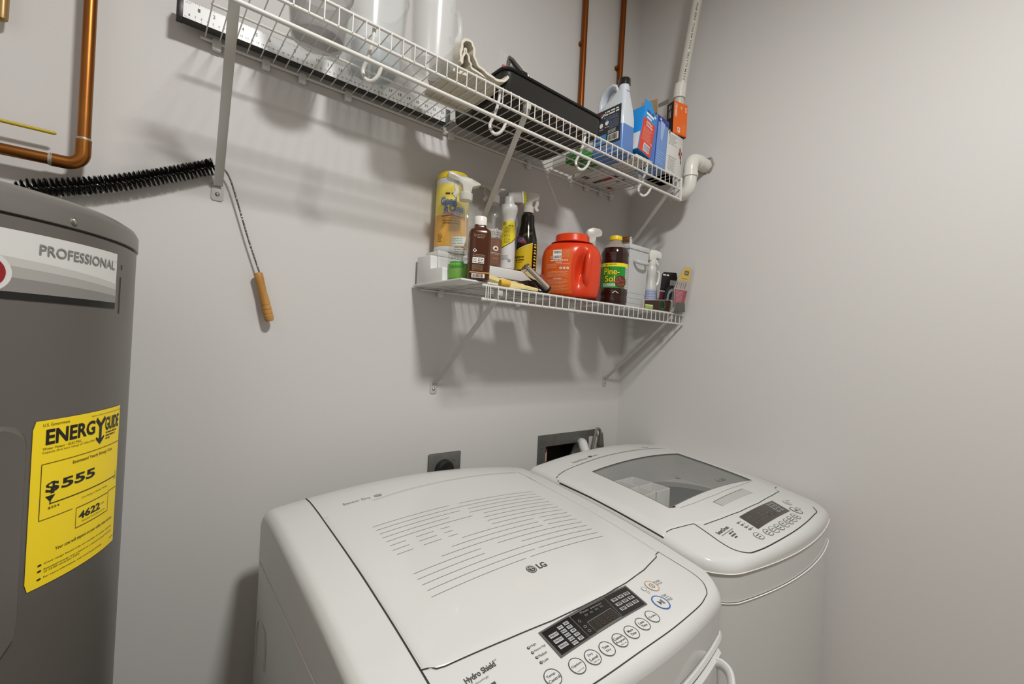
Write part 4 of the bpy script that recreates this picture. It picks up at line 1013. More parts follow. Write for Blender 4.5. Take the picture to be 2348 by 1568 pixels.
# black spray bottle
kx, ky, kz = .950, -.050, 1.6285
kb = thing('spray_bottle', 'black spray bottle with yellow label and white trigger on organizer', 'bottle', (kx, ky, kz), 'spray bottles on the lower shelf')
pr = [(.028, 0), (.0335, .003), (.0350, .010), (.0352, .05), (.0355, .085), (.033, .110), (.027, .135), (.0225, .155), (.0220, .172), (.0205, .186), (.0150, .192), (.0145, .198)]
MB().lathe((kx, ky, kz), pr, 40).build('bottle_body', mat('bottle_black', '17140c', .12, coat=.3), kb)
F_ = prof_r(pr, kz); az = toward(kx, ky); f = cyl_fn(kx, ky, F_, az, kz, .0007); g = cyl_fn(kx, ky, F_, az, kz, .0012); gg = cyl_fn(kx, ky, F_, az, kz, .0016)
b = MB(); n = 10
vs = []
for i in range(n + 1):
    u = -.040 + .056 * i / n; t = .060 + .030 * (i / n)
    for j in range(4): vs.append(f(u, .008 + (t - .008) * j / 3))
b.add(vs, [(i * 4 + j, (i + 1) * 4 + j, (i + 1) * 4 + j + 1, i * 4 + j + 1) for i in range(n) for j in range(3)], 0)
b.strip(g, [(-.040, .062), (.016, .092)], .0030, 1, step=.004); b.strip(g, [(.034, .008), (.034, .095)], .004, 0, step=.02)
for k in range(9): b.rect(f, .021, .029, .012 + k * .0095, .0155 + k * .0095 + .002 * (k % 2), 1, 2, 1)
b.text('Remover', g, -.034, -.004, .0435, .0535, 2, .012, sub=.005); b.scrawl(g, -.030, -.004, .038, .003, 2, 14); b.scrawl(g, -.026, -.008, .031, .0012, 2, 4)
b.flat([(-.030, .098), (-.012, .090), (.000, .092), (-.004, .103), (-.022, .117), (-.036, .115)], [(0, 1, 2, 3, 4, 5)], g, 3, sub=.006); b.text('CLOROX', gg, -.040, -.006, .096, .109, 4, .02, sub=.005)
for k in range(5): b.strip(f, [(-.012 + k * .006, .112 + k * .002), (-.002 + k * .005, .124 + k * .001)], .0012, 5, step=.004)
b.build('printed_label', [mat('label_gold', 'd3b21c', .3), mat('label_goldl', 'e6cf62', .3), mat('ink_blk2', '2a2208', .5), mat('logo_red', '8c2a2c', .4), mat('logo_blue', '6f8fc6', .4), mat('ray_gold', '8f7a30', .4)], kb)
sprayer(kb, kx, ky, kz + .194, -.75, .0170, .062, M_headw, wid=.022, collar=.020, poly=[(-.014, .020), (.012, .020), (.013, .036), (.030, .042), (.034, .046), (.034, .058), (.026, .064), (.004, .066), (-.016, .060), (-.022, .048), (-.018, .036)])

# folded cloth, chrome tube, brown block
cl = MB(); rr = random.Random(8); nx, ny = 22, 12
def cloth_pt(i, j, top):
    s_, t = i / nx, j / ny; x = .700 + .118 * s_ + .012 * (1 - t); y = -.236 + .075 * t - .012 * s_
    h = (.006 + .034 * t * (1 - .35 * s_)) if top else .0
    return Vector((x, y, ZT + .0004 + (h + .0016 * sin(i * .9 + j * .7) if top else 0)))
cl.grid(lambda i, j: cloth_pt(i, j, True), list(range(nx + 1)), list(range(ny + 1)))
for pair in ([(i, 0) for i in range(nx + 1)], [(i, ny) for i in range(nx, -1, -1)], [(0, j) for j in range(ny, -1, -1)], [(nx, j) for j in range(ny + 1)]):
    A = [cloth_pt(i, j, True) for i, j in pair]; B_ = [cloth_pt(i, j, False) for i, j in pair]; n = len(A)
    cl.add(A + B_, [(k, n + k, n + k + 1, k + 1) for k in range(n - 1)])
ct = thing('yellow_cloth', 'pale yellow folded cleaning cloth in front of the amber bottle', 'cloth', (.76, -.2, ZT))
cl.build('folded_sheet', mat('cloth_yellow', 'dcc98b', .9, bump=.3, bscale=200), ct)
MB().tube(spline([(.708, -.2365, ZT + .009), (.722, -.2385, ZT + .0098), (.735, -.240, ZT + .0092)], 5), [.0085, .0088, .0090, .0092, .0093, .0094, .0094, .0093, .0092, .0090, .0085], 14).build('rolled_end', mat('cloth_gold', 'd9ad45', .8), ct)
tb0, tb1 = Vector((.808, -.212, 1.6135)), Vector((.8805, -.226, 1.5615)); axm = (tb1 - tb0).normalized().to_track_quat('Z', 'Y').to_matrix(); Lt = (tb1 - tb0).length
ct2 = thing('chrome_tube', 'short shiny chrome tube leaning in front of the orange tub', 'tube', tb1)
MB().lathe(tb0, [(0, 0), (.0125, 0), (.0145, .002), (.0145, .006), (.0130, .008), (.0130, Lt)], 28, axis=axm).build('barrel', M_chrome, ct2)
MB().lathe(tb0, [(.0132, Lt), (.0136, Lt + .001), (.0136, Lt + .006), (.011, Lt + .0075), (0, Lt + .0075)], 28, axis=axm).build('end_cap', M_black, ct2)
bxx = thing('brown_block', 'small dark brown block half hidden behind the chrome tube', 'box', (.89, -.13, ZT))
MB().box((.838, -.196, ZT), (.915, -.112, ZT + .036), r=.001).build('carton', mat('block_brown', '4b2a1c', .5), bxx)  # plain block standing in for the brown in the organizer's hollow
MB().box((.8375, -.1965, ZT + .012), (.9155, -.1115, ZT + .016)).build('stripe', M_inkw, bxx)

# orange detergent tub
tx, ty = 1.040, -.165
tu = thing('detergent_tub', 'big orange red detergent tub with moulded handle and round lid', 'tub', (tx, ty, ZT))
vd = Vector((tx, ty + 1.16, 0)).normalized(); rt_ = Vector((vd.y, -vd.x, 0)); rot_ = atan2(rt_.y, rt_.x)
M_tub = mat('tub_orange', 'd8401c', .28, sss=.15)
pr = [(.070, 0), (.080, .003), (.087, .012), (.090, .03), (.0925, .07), (.0925, .11), (.0915, .135), (.088, .150), (.082, .162), (.072, .171), (.060, .177), (.052, .180)]
def tub_pt(a, r, z):
    # handle: a grip scooped out on the right-hand side of the front
    x, y = r * cos(a), r * sin(a) * .74
    return Vector((tx, ty, ZT)) + rt_ * x - vd * (-y) * 1.0 * 1 + Vector((0, 0, z)) if False else Vector((tx, ty, ZT)) + rt_ * x + vd * y + Vector((0, 0, z))
b = MB(); n = 72; zs_ = []
P2 = []
for i in range(len(pr) - 1):
    m = 4 if pr[i + 1][1] - pr[i][1] > .018 else 2
    P2 += [(pr[i][0] + (pr[i + 1][0] - pr[i][0]) * k / m, pr[i][1] + (pr[i + 1][1] - pr[i][1]) * k / m) for k in range(m)]
P2.append(pr[-1])
def dent(u, z):      # depth of the hollow behind the grip, u along the width, in metres
    d = 0
    e = ((u - .030 - (z - .095) * .10) / .014) ** 2 + ((z - .093) / .046) ** 2
    d += .030 * math.exp(-e ** 1.3)
    e2 = ((u - .060) / .010) ** 2 + ((z - .098) / .05) ** 2
    return d
vs = []
for r, z in P2:
    for k in range(n):
        a = 2 * pi * k / n; p_ = tub_pt(a, r, z); u = (p_ - Vector((tx, ty, 0))).dot(rt_)
        if sin(a) < 0: p_ += vd * dent(u, z)
        vs.append(p_)
b.add(vs, [(j * n + k, j * n + (k + 1) % n, (j + 1) * n + (k + 1) % n, (j + 1) * n + k) for j in range(len(P2) - 1) for k in range(n)] + [tuple(range(n - 1, -1, -1))])
b.build('tub_body', M_tub, tu, ang=60)
MB().lathe((tx, ty, ZT), [(.066, .176), (.056, .1785), (.053, .183), (.0525, .199), (.050, .2025), (.044, .2035), (0, .2035)], 40, sy=.92, rot=rot_).build('lid', M_tub, tu)
gr = spline([Vector((tx, ty, ZT)) + rt_ * u + vd * (-.74 * .0925 * sqrt(max(0, 1 - (u / .0925) ** 2)) + o_) + Vector((0, 0, z)) for u, z, o_ in ((.052, .148, .012), (.051, .125, .003), (.049, .09, .001), (.047, .06, .003), (.045, .042, .012))], 6)
MB().tube(gr, .0105, 14, flat=.9).build('grip', M_tub, tu)
def tubf(off):
    def f(u, v):
        z = v; r = interp(z, [p_[1] for p_ in pr], [p_[0] for p_ in pr]); uu = max(-.999, min(.999, u / r))
        return Vector((tx, ty, ZT)) + rt_ * u + vd * (-.74 * r * sqrt(1 - uu * uu) - off + dent(u, z)) + Vector((0, 0, z))
    return f
f = tubf(.0006); g = tubf(.0011); gg = tubf(.0015)
b = MB(); n = 20; vs = []
for i in range(n + 1):
    t = i / n; z = .014 + .136 * t; lft = -.080 + .004 * abs(t - .5); rgt_ = .004 + .008 * (abs(t - .5) * 2) ** 2 - .004 + (.000 if t < .9 else -.004)
    for j in range(11): vs.append(f(lft + (rgt_ - lft) * j / 10, z))
b.add(vs, [(i * 11 + j, i * 11 + j + 1, (i + 1) * 11 + j + 1, (i + 1) * 11 + j) for i in range(n) for j in range(10)], 0)
b.bars(g, -.056, -.030, .118, .146, 1, 2, 9, 14, fn2=gg)
for k in range(6): b.scrawl(g, -.027, -.006, .144 - k * .004, .0011, 3, 100 + k)
b.ring(g, -.061, .124, .003, .003, .0008, 1, 12); b.scrawl(g, -.062, -.010, .1145, .0024, 1, 12); b.text('WARNING', g, -.048, -.028, .1065, .1100, 1, .01, sub=.006)
b.strip(g, [(-.074, .103), (-.004, .103)], .0006, 1, step=.006)
for k in range(3): b.scrawl(g, -.074, -.044, .099 - k * .0032, .0012, 3, 110 + k)
for k in range(3): b.disc(g, -.031 + k * .0105, .0905, .0036, .0040, 1, 18); b.disc(gg, -.031 + k * .0105, .0905, .0014, .0018, 2, 8)
for k in range(5): b.scrawl(g, -.070, -.008 - .006 * (k % 2), .080 - k * .0036, .0014, 3, 120 + k)
b.text('AVERTISSEMENT', g, -.052, -.026, .0570, .0605, 1, .01, sub=.006); b.strip(g, [(-.070, .0545), (-.010, .0545)], .0006, 1, step=.006)
for k in range(9): b.scrawl(g, -.068, -.008 - .008 * (k % 3), .0505 - k * .0037, .0014, 3, 130 + k)
b.build('back_label', [mat('label_orange', 'd9590f', .35), M_inkw, mat('ink_slate', '47505c', .5), mat('ink_peach', 'e9a777', .5)], tu)

# white-headed red spray bottle behind the tub
rx_, ry_ = 1.232, -.075
rs = thing('spray_bottle', 'red bottle with white trigger head standing behind the orange tub', 'bottle', (rx_, ry_, ZT), 'spray bottles on the lower shelf')
MB().lathe((rx_, ry_, ZT), [(.024, 0), (.028, .004), (.029, .02), (.029, .12), (.026, .155), (.018, .185), (.015, .20), (.014, .212)], 32, sy=.7, rot=-.7).build('bottle_body', mat('bottle_red', 'b3141c', .25), rs)
sprayer(rs, rx_, ry_, ZT + .206, -.55, .0150, .072, M_headw, wid=.026, collar=.026, trig=False, poly=[(-.014, .026), (.012, .026), (.013, .042), (.030, .046), (.035, .052), (.034, .066), (.024, .073), (.000, .075), (-.018, .068), (-.022, .054), (-.016, .042)])
b = MB(); U = Vector((sin(-.75 + 1.57), cos(2.3), 0))
vdr = Vector((-rx_, -1.16 - ry_, 0)).normalized(); rr_ = Vector((-vdr.y, vdr.x, 0))
f = plane_fn(Vector((rx_, ry_, ZT)) + vdr * .0295, rr_, (0, 0, 1), .0006)
b.flat([(-.016, .012), (.002, .012), (-.010, .040)], [(0, 1, 2)], f, 0); b.rect(f, .004, .012, .005, .06, 1); b.build('printed_label', [mat('label_navy', '1d2a86', .3), mat('label_pinkish', 'c98a98', .3)], rs)

# pine cleaner bottle
px0, py0 = 1.2085, -.202
pn = thing('cleaner_bottle', 'brown pine cleaner bottle with yellow cap and green label', 'bottle', (px0, py0, ZT))
pr = [(.036, 0), (.0425, .003), (.0445, .009), (.0445, .022), (.0430, .026), (.0430, .030), (.0445, .034), (.0445, .048), (.0432, .051), (.0432, .1345), (.0445, .137), (.0446, .148), (.0435, .156), (.0452, .162), (.0450, .170), (.039, .186), (.0285, .199), (.0215, .206), (.0190, .212), (.0185, .216)]
MB().lathe((px0, py0, ZT), [p_ for p_ in pr if p_[1] <= .187], 48).build('bottle_body', mat('pine_brown', '2e1410', .1, coat=.4), pn)
MB().lathe((px0, py0, ZT), [(.039, .186), (.0285, .199), (.0215, .206), (.0190, .212), (.0185, .216)], 48).build('clear_neck', mat('neck_clear', 'b9aca0', .08, alpha=.6), pn)
MB().lathe((px0, py0, ZT), [(.0195, .213), (.0208, .214), (.0208, .224), (.0195, .2275), (0, .228)], 36).build('cap', mat('cap_yellow', 'e9c81a', .35), pn)
az = toward(px0, py0); f = cyl_fn(px0, py0, .0432, az, ZT, .0007); g = cyl_fn(px0, py0, .0432, az, ZT, .0013); gg = cyl_fn(px0, py0, .0432, az, ZT, .0018)
b = MB(); hw_ = .0432 * 1.45
b.rect(f, -hw_, .040, .052, .122, 0, 30, 1); b.rect(f, -hw_, hw_, .122, .1335, 1, 30, 1); b.rect(f, .040, hw_, .052, .122, 5, 6, 1)
b.text('2X', g, -.030, -.022, .1255, .1310, 2, .02, sub=.005); b.text('CONCENTRATED', g, -.020, .006, .1265, .1305, 2, sub=.005)
for t, u0, u1, v0, v1 in (('Pine-', -.0345, .017, .094, .117), ('Sol', -.0300, .0035, .071, .093)):
    b.text(t, g, u0, u1, v0, v1, 2, .05, sub=.003); b.text(t, gg, u0 + .0008, u1 - .0008, v0 + .0008, v1 - .0008, 1, .015, sub=.003)
b.rect(g, -.038, .004, .057, .0675, 3, 8, 1); b.scrawl(gg, -.034, .002, .065, .0016, 4, 3); b.scrawl(gg, -.034, .002, .061, .0016, 4, 5)
pcx, pcz = .0225, .0735
b.flat([(pcx + .0205 * cos(2 * pi * k / 26), pcz + .0195 * sin(2 * pi * k / 26)) for k in range(26)], [tuple(range(26))], g, 6, sub=.005)
rr = random.Random(6)
for i in range(-4, 5):
    for j in range(-4, 5):
        cx_, cz_ = pcx + i * .0046 + (j % 2) * .0023, pcz + j * .0043
        if ((cx_ - pcx) / .0195) ** 2 + ((cz_ - pcz) / .0185) ** 2 < .95:
            b.flat([(cx_ - .0019, cz_), (cx_, cz_ - .0017), (cx_ + .0019, cz_), (cx_, cz_ + .0012)], [(0, 1, 2, 3)], gg, 7 + rr.randint(0, 1))
for k in range(12): b.scrawl(g, .042, .052, .117 - k * .0055, .0014, 4, 140 + k)
b.flat([(-.004, .034), (.006, .041), (.016, .034), (.016, .0365), (.006, .0435), (-.004, .0365)], [(0, 1, 4, 5), (1, 2, 3, 4)], cyl_fn(px0, py0, .0447, az, ZT, .0008), 3)
b.build('printed_label', [mat('label_pinegreen', '1f8f33', .3), mat('label_pineyellow', 'f0dc22', .3), mat('ink_pine', '2a3a12', .5), mat('label_pinewhite', 'd6dccd', .4), mat('ink_pine2', '4f6b4a', .5), mat('label_side', 'cfd3cc', .4), mat('cone_dark', '4a1f16', .5), mat('cone_mid', '9c4a35', .5), mat('cone_light', 'c67a58', .5)], pn)

# white metal bin with a wooden carry handle
q0, q1, r0, r1 = 1.312, 1.426, -.182, -.076
pl = thing('lidded_bin', 'white square metal bin with lid and wooden carry handle', 'bin', ((q0 + q1) / 2, (r0 + r1) / 2, ZT))
M_bin = mat('bin_white', 'c9cac9', .3)
b = MB(); k = .005
sec = [(0, .010), (.004, .009), (.02, .0085), (.022, .0075), (.038, .007), (.040, .006), (.056, .0055), (.058, .0045), (.17, .001), (.213, 0)]
vs = [];
for z, ins in sec: vs += [(q0 + ins, r0 + ins, ZT + z), (q1 - ins, r0 + ins, ZT + z), (q1 - ins, r1 - ins, ZT + z), (q0 + ins, r1 - ins, ZT + z)]
b.add(vs, [(4 * i + j, 4 * i + (j + 1) % 4, 4 * i + 4 + (j + 1) % 4, 4 * i + 4 + j) for i in range(len(sec) - 1) for j in range(4)] + [(3, 2, 1, 0)]); b.build('bin_body', M_bin, pl, ang=20)
lid_ = MB().box((q0 - .004, r0 - .004, ZT + .210), (q1 + .004, r1 + .004, ZT + .228), r=.003, top=.985).build('lid', M_bin, pl)
hxm = 1.332
for yy in (r0 + .012, r1 - .012):
    b = MB(); b.prism([(-.007, .224), (.007, .224), (.006, .250)] + [(.006 * cos(t), .250 + .006 * sin(t)) for t in (.5, 1.0, 1.57, 2.1, 2.6)] + [(-.006, .250)], (hxm, yy - .0012, ZT), (1, 0, 0), (0, 0, 1), (0, .0024, 0)); b.disc(plane_fn((hxm, yy - .0014, ZT), (1, 0, 0), (0, 0, 1)), 0, .2495, .0022, .0022, 1, 10)
    b.build('handle_tab', [M_bin, M_black], lid_)
MB().lathe((hxm, r0 + .0135, ZT + .2495), [(.0075, 0), (.009, .004), (.0095, .04), (.009, .075), (.0075, .079)], 20, axis=Vector((0, 1, 0)).to_track_quat('Z', 'Y').to_matrix()).build('wooden_grip', mat('wood_grip', '8a5a22', .5), lid_)
ear = spline([(1.340, r0 - .001, ZT + .170), (1.340, r0 - .013, ZT + .166), (1.354, r0 - .022, ZT + .163), (1.386, r0 - .022, ZT + .163), (1.402, r0 - .013, ZT + .166), (1.403, r0 - .001, ZT + .170)], 5)
MB().tube(ear, .0068, 12, flat=.6).build('side_handle', M_bin, pl)

# white spray bottle behind the bin
wsx, wsy = 1.4795, -.160
ws = thing('spray_bottle', 'white spray bottle with pale blue label right of the bin', 'bottle', (wsx, wsy, ZT), 'spray bottles on the lower shelf')
pr = [(.020, 0), (.0245, .003), (.0255, .012), (.0250, .07), (.0235, .095), (.0180, .115), (.0170, .135), (.0195, .150), (.0190, .166), (.0150, .174), (.0145, .180)]
MB().lathe((wsx, wsy, ZT), pr, 32).build('bottle_body', mat('bottle_white2', 'd4d4d0', .3), ws)
f = cyl_fn(wsx, wsy, prof_r(pr, ZT), toward(wsx, wsy), ZT, .0008); g = cyl_fn(wsx, wsy, prof_r(pr, ZT), toward(wsx, wsy), ZT, .0013)
b = MB(); b.rect(f, -.024, .026, .012, .084, 0, 12, 2)
for k in range(9): b.scrawl(g, -.016, .018, .076 - k * .006, .0018, 1, 160 + k)
b.build('printed_label', [mat('label_paleblue', 'b9c0d6', .4), mat('ink_periwinkle', '8b93bd', .5)], ws)
sprayer(ws, wsx, wsy, ZT + .176, -.25, .0155, .056, M_headw, wid=.026, collar=.018, poly=[(-.020, .016), (.012, .018), (.013, .030), (.030, .026), (.036, .030), (.038, .044), (.030, .053), (.010, .058), (-.014, .056), (-.024, .044)])
nk = spline([(wsx + .020, wsy - .014, ZT + .158), (wsx + .026, wsy - .018, ZT + .140), (wsx + .020, wsy - .016, ZT + .110), (wsx + .010, wsy - .012, ZT + .098)], 5)
MB().tube(nk, .005, 10).build('trigger_loop', M_headw, ws)

# blister packs and the packet at the right end
def card_frame(A, B_, lean=0.0):
    A, B_ = Vector(A), Vector(B_); U = (B_ - A).normalized(); N = Vector((U.y, -U.x, 0)).normalized(); V = (Vector((0, 0, 1)) - N * lean).normalized()
    return A, U, V, N, (B_ - A).length
bp = thing('blister_pack', 'black hanging pack with grey tool holder and small yellow sticker', 'package', (1.475, -.21, ZT), 'hanging packs at the right end of the lower shelf')
A, U, V, N, L_ = card_frame((1.452, -.214, ZT), (1.524, -.2325, ZT), lean=-.10)
f = lambda o_: plane_fn(A + N * o_, U, V)
b = MB(); H_ = .150
b.prism([(0, 0), (L_, 0), (L_, H_ * .86), (L_ * .9, H_ * .98), (L_ * .1, H_ * .96), (0, H_ * .9)], A, U, V, -N * .0012); 
b.rect(f(.0004), 0, L_ * .28, .004, .075, 1); b.rect(f(.0006), 0, L_ * .5, .074, .0765, 2); b.scrawl(f(.0006), .004, .036, .134, .0045, 2, 4); b.rect(f(.0006), L_ * .55, L_ * .98, .092, .118, 3)
b.build('card', [mat('card_black', '1c1b1e', .35), mat('card_maroon', '5c2136', .4), M_inkw, mat('photo_grey', '8d8580', .5)], bp)
b = MB(); arch = [(.012, .004), (.016, .06), (.022, .085), (.034, .097), (.052, .099), (L_ - .002, .098), (L_ - .002, .004)]
b.prism(arch, A + N * .0004, U, V, N * .012, r=.003); b.build('tool_holder', mat('holder_black', '232527', .3), bp)
b = MB(); b.prism([(.019, .006), (.0225, .058), (.028, .078), (.040, .086), (L_ - .006, .086), (L_ - .006, .006)], A + N * .0126, U, V, N * .002, r=.0008); b.prism([(.030, .040), (.031, .064), (.040, .074), (L_ - .010, .074), (L_ - .010, .040)], A + N * .0146, U, V, N * .0008, 1); b.build('holder_window', [mat('holder_grey', '7f8686', .3), mat('holder_dark', '1f292c', .3)], bp)
b = MB(); b.rect(f(.0158), .026, .072, .006, .030, 0); b.scrawl(f(.0162), .032, .066, .0225, .004, 1, 3); b.scrawl(f(.0162), .034, .064, .015, .0018, 1, 4); b.scrawl(f(.0162), .031, .068, .0105, .0018, 1, 5); b.build('price_sticker', [mat('sticker_amber', 'e3ba1f', .4), mat('ink_umber', '6b4a12', .5)], bp)

rp = thing('blister_pack', 'crimson and yellow tool pack in clear shell standing at shelf end', 'package', (1.535, -.262, ZT), 'hanging packs at the right end of the lower shelf')
A, U, V, N, L_ = card_frame((1.478, -.258, ZT + .0005), (1.560, -.268, ZT + .0005), lean=-.04)
sk = .17      # the pack leans to the right
V2 = (V + U * sk).normalized(); f = lambda o_: plane_fn(A + N * o_, U, V2)
b = MB(); b.prism([(.000, .030), (.030, .010), (.064, .010), (.062, .075), (.060, .118), (-.004, .118), (-.016, .085)], A, U, V2, -N * .001); b.prism([(-.004, .1185), (.060, .1185), (.054, .166), (.046, .170), (.020, .168), (.014, .160)], A, U, V2, -N * .001, 1)
b.flat([(.000, .030), (.022, .016), (.052, .016), (.058, .083), (-.012, .083)], [(0, 1, 2, 3, 4)], f(.0006), 2)
for k in range(12): b.scrawl(f(.0009), -.006 + .0014 * k, .036, .078 - k * .0044, .0016, 3, 170 + k)
b.rect(f(.0006), .0235, .047, .140, .156, 4); b.scrawl(f(.0009), .027, .043, .148, .0045, 5, 4); b.scrawl(f(.0009), .012, .048, .126, .0018, 6, 3)
for k in range(5): b.strip(f(.0007), [(-.008 + k * .012, .088), (-.002 + k * .011, .112)], .003, 7 if k % 2 else 4, step=.02)
b.build('card', [mat('card_pinkgrey', 'b8aba6', .45), mat('card_yellow', 'ddb81f', .4), mat('card_crimson', '9c1c3a', .4), mat('ink_pink', 'd99aa8', .5), mat('card_charcoal', '3a332e', .4), mat('ink_gold2', 'c9a52c', .5), mat('ink_olive2', '8a7418', .5), mat('photo_taupe', '877b74', .5)], rp)
b = MB(); b.prism([(.004, .0), (.056, .002), (.045, .036), (.012, .036)], A + N * .001, U, V2, N * .010, r=.002); b.build('tool_base', mat('tool_dark', '3d3a37', .3), rp)
b = MB(); b.prism([(-.020, .0), (.064, .0), (.063, .150), (.056, .174), (.012, .172), (-.020, .100)], A - N * .003, U, V2, N * .018, r=.004); b.build('clear_shell', M_clear2, rp)

pk = thing('gift_packet', 'flat brown packet with green ring emblem lying beside the bin', 'packet', (1.44, -.238, ZT))
A, U, V, N, L_ = card_frame((1.336, -.236, ZT + .0004), (1.512, -.249, ZT + .0004))
f = lambda o_: plane_fn(A + N * o_, U, V)
b = MB(); b.prism([(0, .0), (L_, 0), (L_ - .002, .046), (0, .030)], A, U, V, -N * .016, r=.0008); b.build('packet', mat('packet_white', 'c9c4bc', .4), pk)
b = MB(); b.flat([(.0, .001), (L_ * .80, .001), (L_ * .85, .010), (L_ * .85, .034), (L_ * .79, .0415), (0, .0285)], [(0, 1, 2, 3, 4, 5)], f(.0006), 0); b.rect(f(.0008), .004, .046, .0015, .012, 1); b.rect(f(.0008), .004, .046, .012, .0155, 2)
b.ring(f(.0009), L_ * .55, .0215, .0165, .0165, .0030, 3, 30); b.disc(f(.0008), L_ * .55, .0215, .0125, .0125, 4, 24); b.strip(f(.001), [(L_ * .55, .012), (L_ * .55 - .002, .022), (L_ * .55, .031)], .002, 3, step=.004); b.disc(f(.0009), L_ * .905, .0225, .0040, .0046, 5, 16)
b.build('printed_label', [mat('packet_brown', '3a1f14', .4), mat('packet_lime', '9db04a', .4), mat('packet_mint', 'cfe0b4', .4), mat('ring_green', '1f6a3a', .4), mat('ring_black', '11160f', .4), M_black], pk)

# ------------------------------------------------------------------ things on the upper shelf
ZP = ZU + .0048
# spirit level with a ruled face
lv = thing('spirit_level', 'long black and silver spirit level with inch ruler lying against wall', 'level', (.335, -.035, ZP))
lx0, lx1 = .030, .648
M_lvb = mat('level_black', '1d1c1b', .4)
b = MB()
b.box((lx0 + .010, -.046, ZP), (lx1 - .014, -.024, ZP + .006), 0, r=.001).box((lx0 + .010, -.046, ZP + .032), (lx1 - .014, -.024, ZP + .038), 0, r=.001).box((lx0 + .010, -.040, ZP + .006), (lx1 - .014, -.030, ZP + .032), 0)
b.build('beam', M_lvb, lv)
MB().box((lx0, -.047, ZP - .0006), (lx0 + .011, -.023, ZP + .040), r=.0015).build('end_cap', M_lvb, lv)
MB().box((lx1 - .015, -.047, ZP - .0006), (lx1, -.023, ZP + .040), r=.0015).build('end_cap', mat('level_greengrey', '4d544f', .4), lv)
b = MB(); fx = lambda o_: plane_fn((lx0 + .010, -.0475 - o_, ZP + .0015), (1, 0, 0), (0, 0, 1))
b.box((lx0 + .010, -.0475, ZP + .0015), (lx1 - .016, -.0462, ZP + .0365), 0)
f = fx(.0003); inch = (lx1 - .026 - lx0 - .0) / 23.4
for k in range(1, 24):
    x = k * inch; w = .0042 if k < 10 else .0085
    b.text(str(k), f, x - w / 2, x + w / 2, .0200, .0270, 1, .01)
for k in range(1, 23 * 8):
    x = k * inch / 8; h = .0040 if k % 8 == 0 else (.0028 if k % 4 == 0 else .0018); b.rect(f, x - .00018, x + .00018, .0350 - h, .0350, 1)
for k in range(1, 59):
    x = k * inch / 2.54; w = .0022 if k < 10 else .0046; b.text(str(k), f, x - w / 2, x + w / 2, .0062, .0102, 1, 0); b.rect(f, x - .00018, x + .00018, 0, .0030, 1)
b.text('INCHES', f, .003, .011, .030, .0315, 1); b.text('CM', f, .002, .006, .002, .0035, 1)
b.build('ruled_face', [mat('ruler_white', 'e4e5e4', .35), M_black], lv)

# clear tubs
def tub(label, x, y, r0_, r1_, h, flare=0.0, n=48, pw=2.0, m=None, ribs=None):
    t = thing('clear_tub', label, 'tub', (x, y, ZP), 'clear plastic tubs on the upper shelf')
    pr = [(.0, .004), (r0_ - .008, .004), (r0_ - .004, .0), (r0_ - .001, .001), (r0_, .006), (r0_ + (r1_ - r0_) * .5, h * .5), (r1_, h - .006), (r1_ + flare, h - .004), (r1_ + flare, h), (r1_ - .0015, h), (r1_ - .0025, h - .008), (r0_ + (r1_ - r0_) * .5 - .002, h * .5), (r0_ - .003, .008)]
    MB().lathe((x, y, ZP), pr, n, pw=pw).build('tub_wall', m or M_frost, t)
    return t
M_fr2 = mat('frosted_blue', 'dde3e4', 0.2, alpha=.20)
M_fr3 = mat('frosted_grey', '9b9896', 0.15, alpha=.40)
t1 = tub('round grey tinted plastic tub on upper shelf, leftmost of the clear tubs', .260, -.160, .052, .062, .11, .004, m=M_fr3)
t2 = tub('rounded square clear tub between the grey tub and the tall pitcher', .392, -.128, .056, .064, .17, .003, pw=3.2, m=M_fr2)
t3 = thing('clear_pitcher', 'tall frosted clear pitcher beside the white towel on upper shelf', 'pitcher', (.482, -.240, ZP), 'clear plastic tubs on the upper shelf')
pr = [(0, .004), (.044, .004), (.048, 0), (.050, .002), (.0505, .008), (.053, .10), (.055, .19), (.0565, .24), (.0545, .24), (.0525, .19), (.050, .10), (.047, .008)]
MB().lathe((.482, -.240, ZP), [(r_ * .93, z_) for r_, z_ in pr], 48).build('pitcher_wall', M_frost, t3)
hp = spline([(.530, -.232, ZP + .165), (.550, -.228, ZP + .160), (.558, -.226, ZP + .13), (.552, -.227, ZP + .105), (.530, -.232, ZP + .092)], 7)
MB().tube(hp, .008, 12, flat=.8).build('pitcher_handle', M_frost, t3)
MB().lathe((.392, -.128, ZP + .005), [(.05, .0), (.052, .05), (.0, .051)], 32).build('inner_cup', mat('cup_teal', 'a9bcc0', .2, alpha=.28), t2)

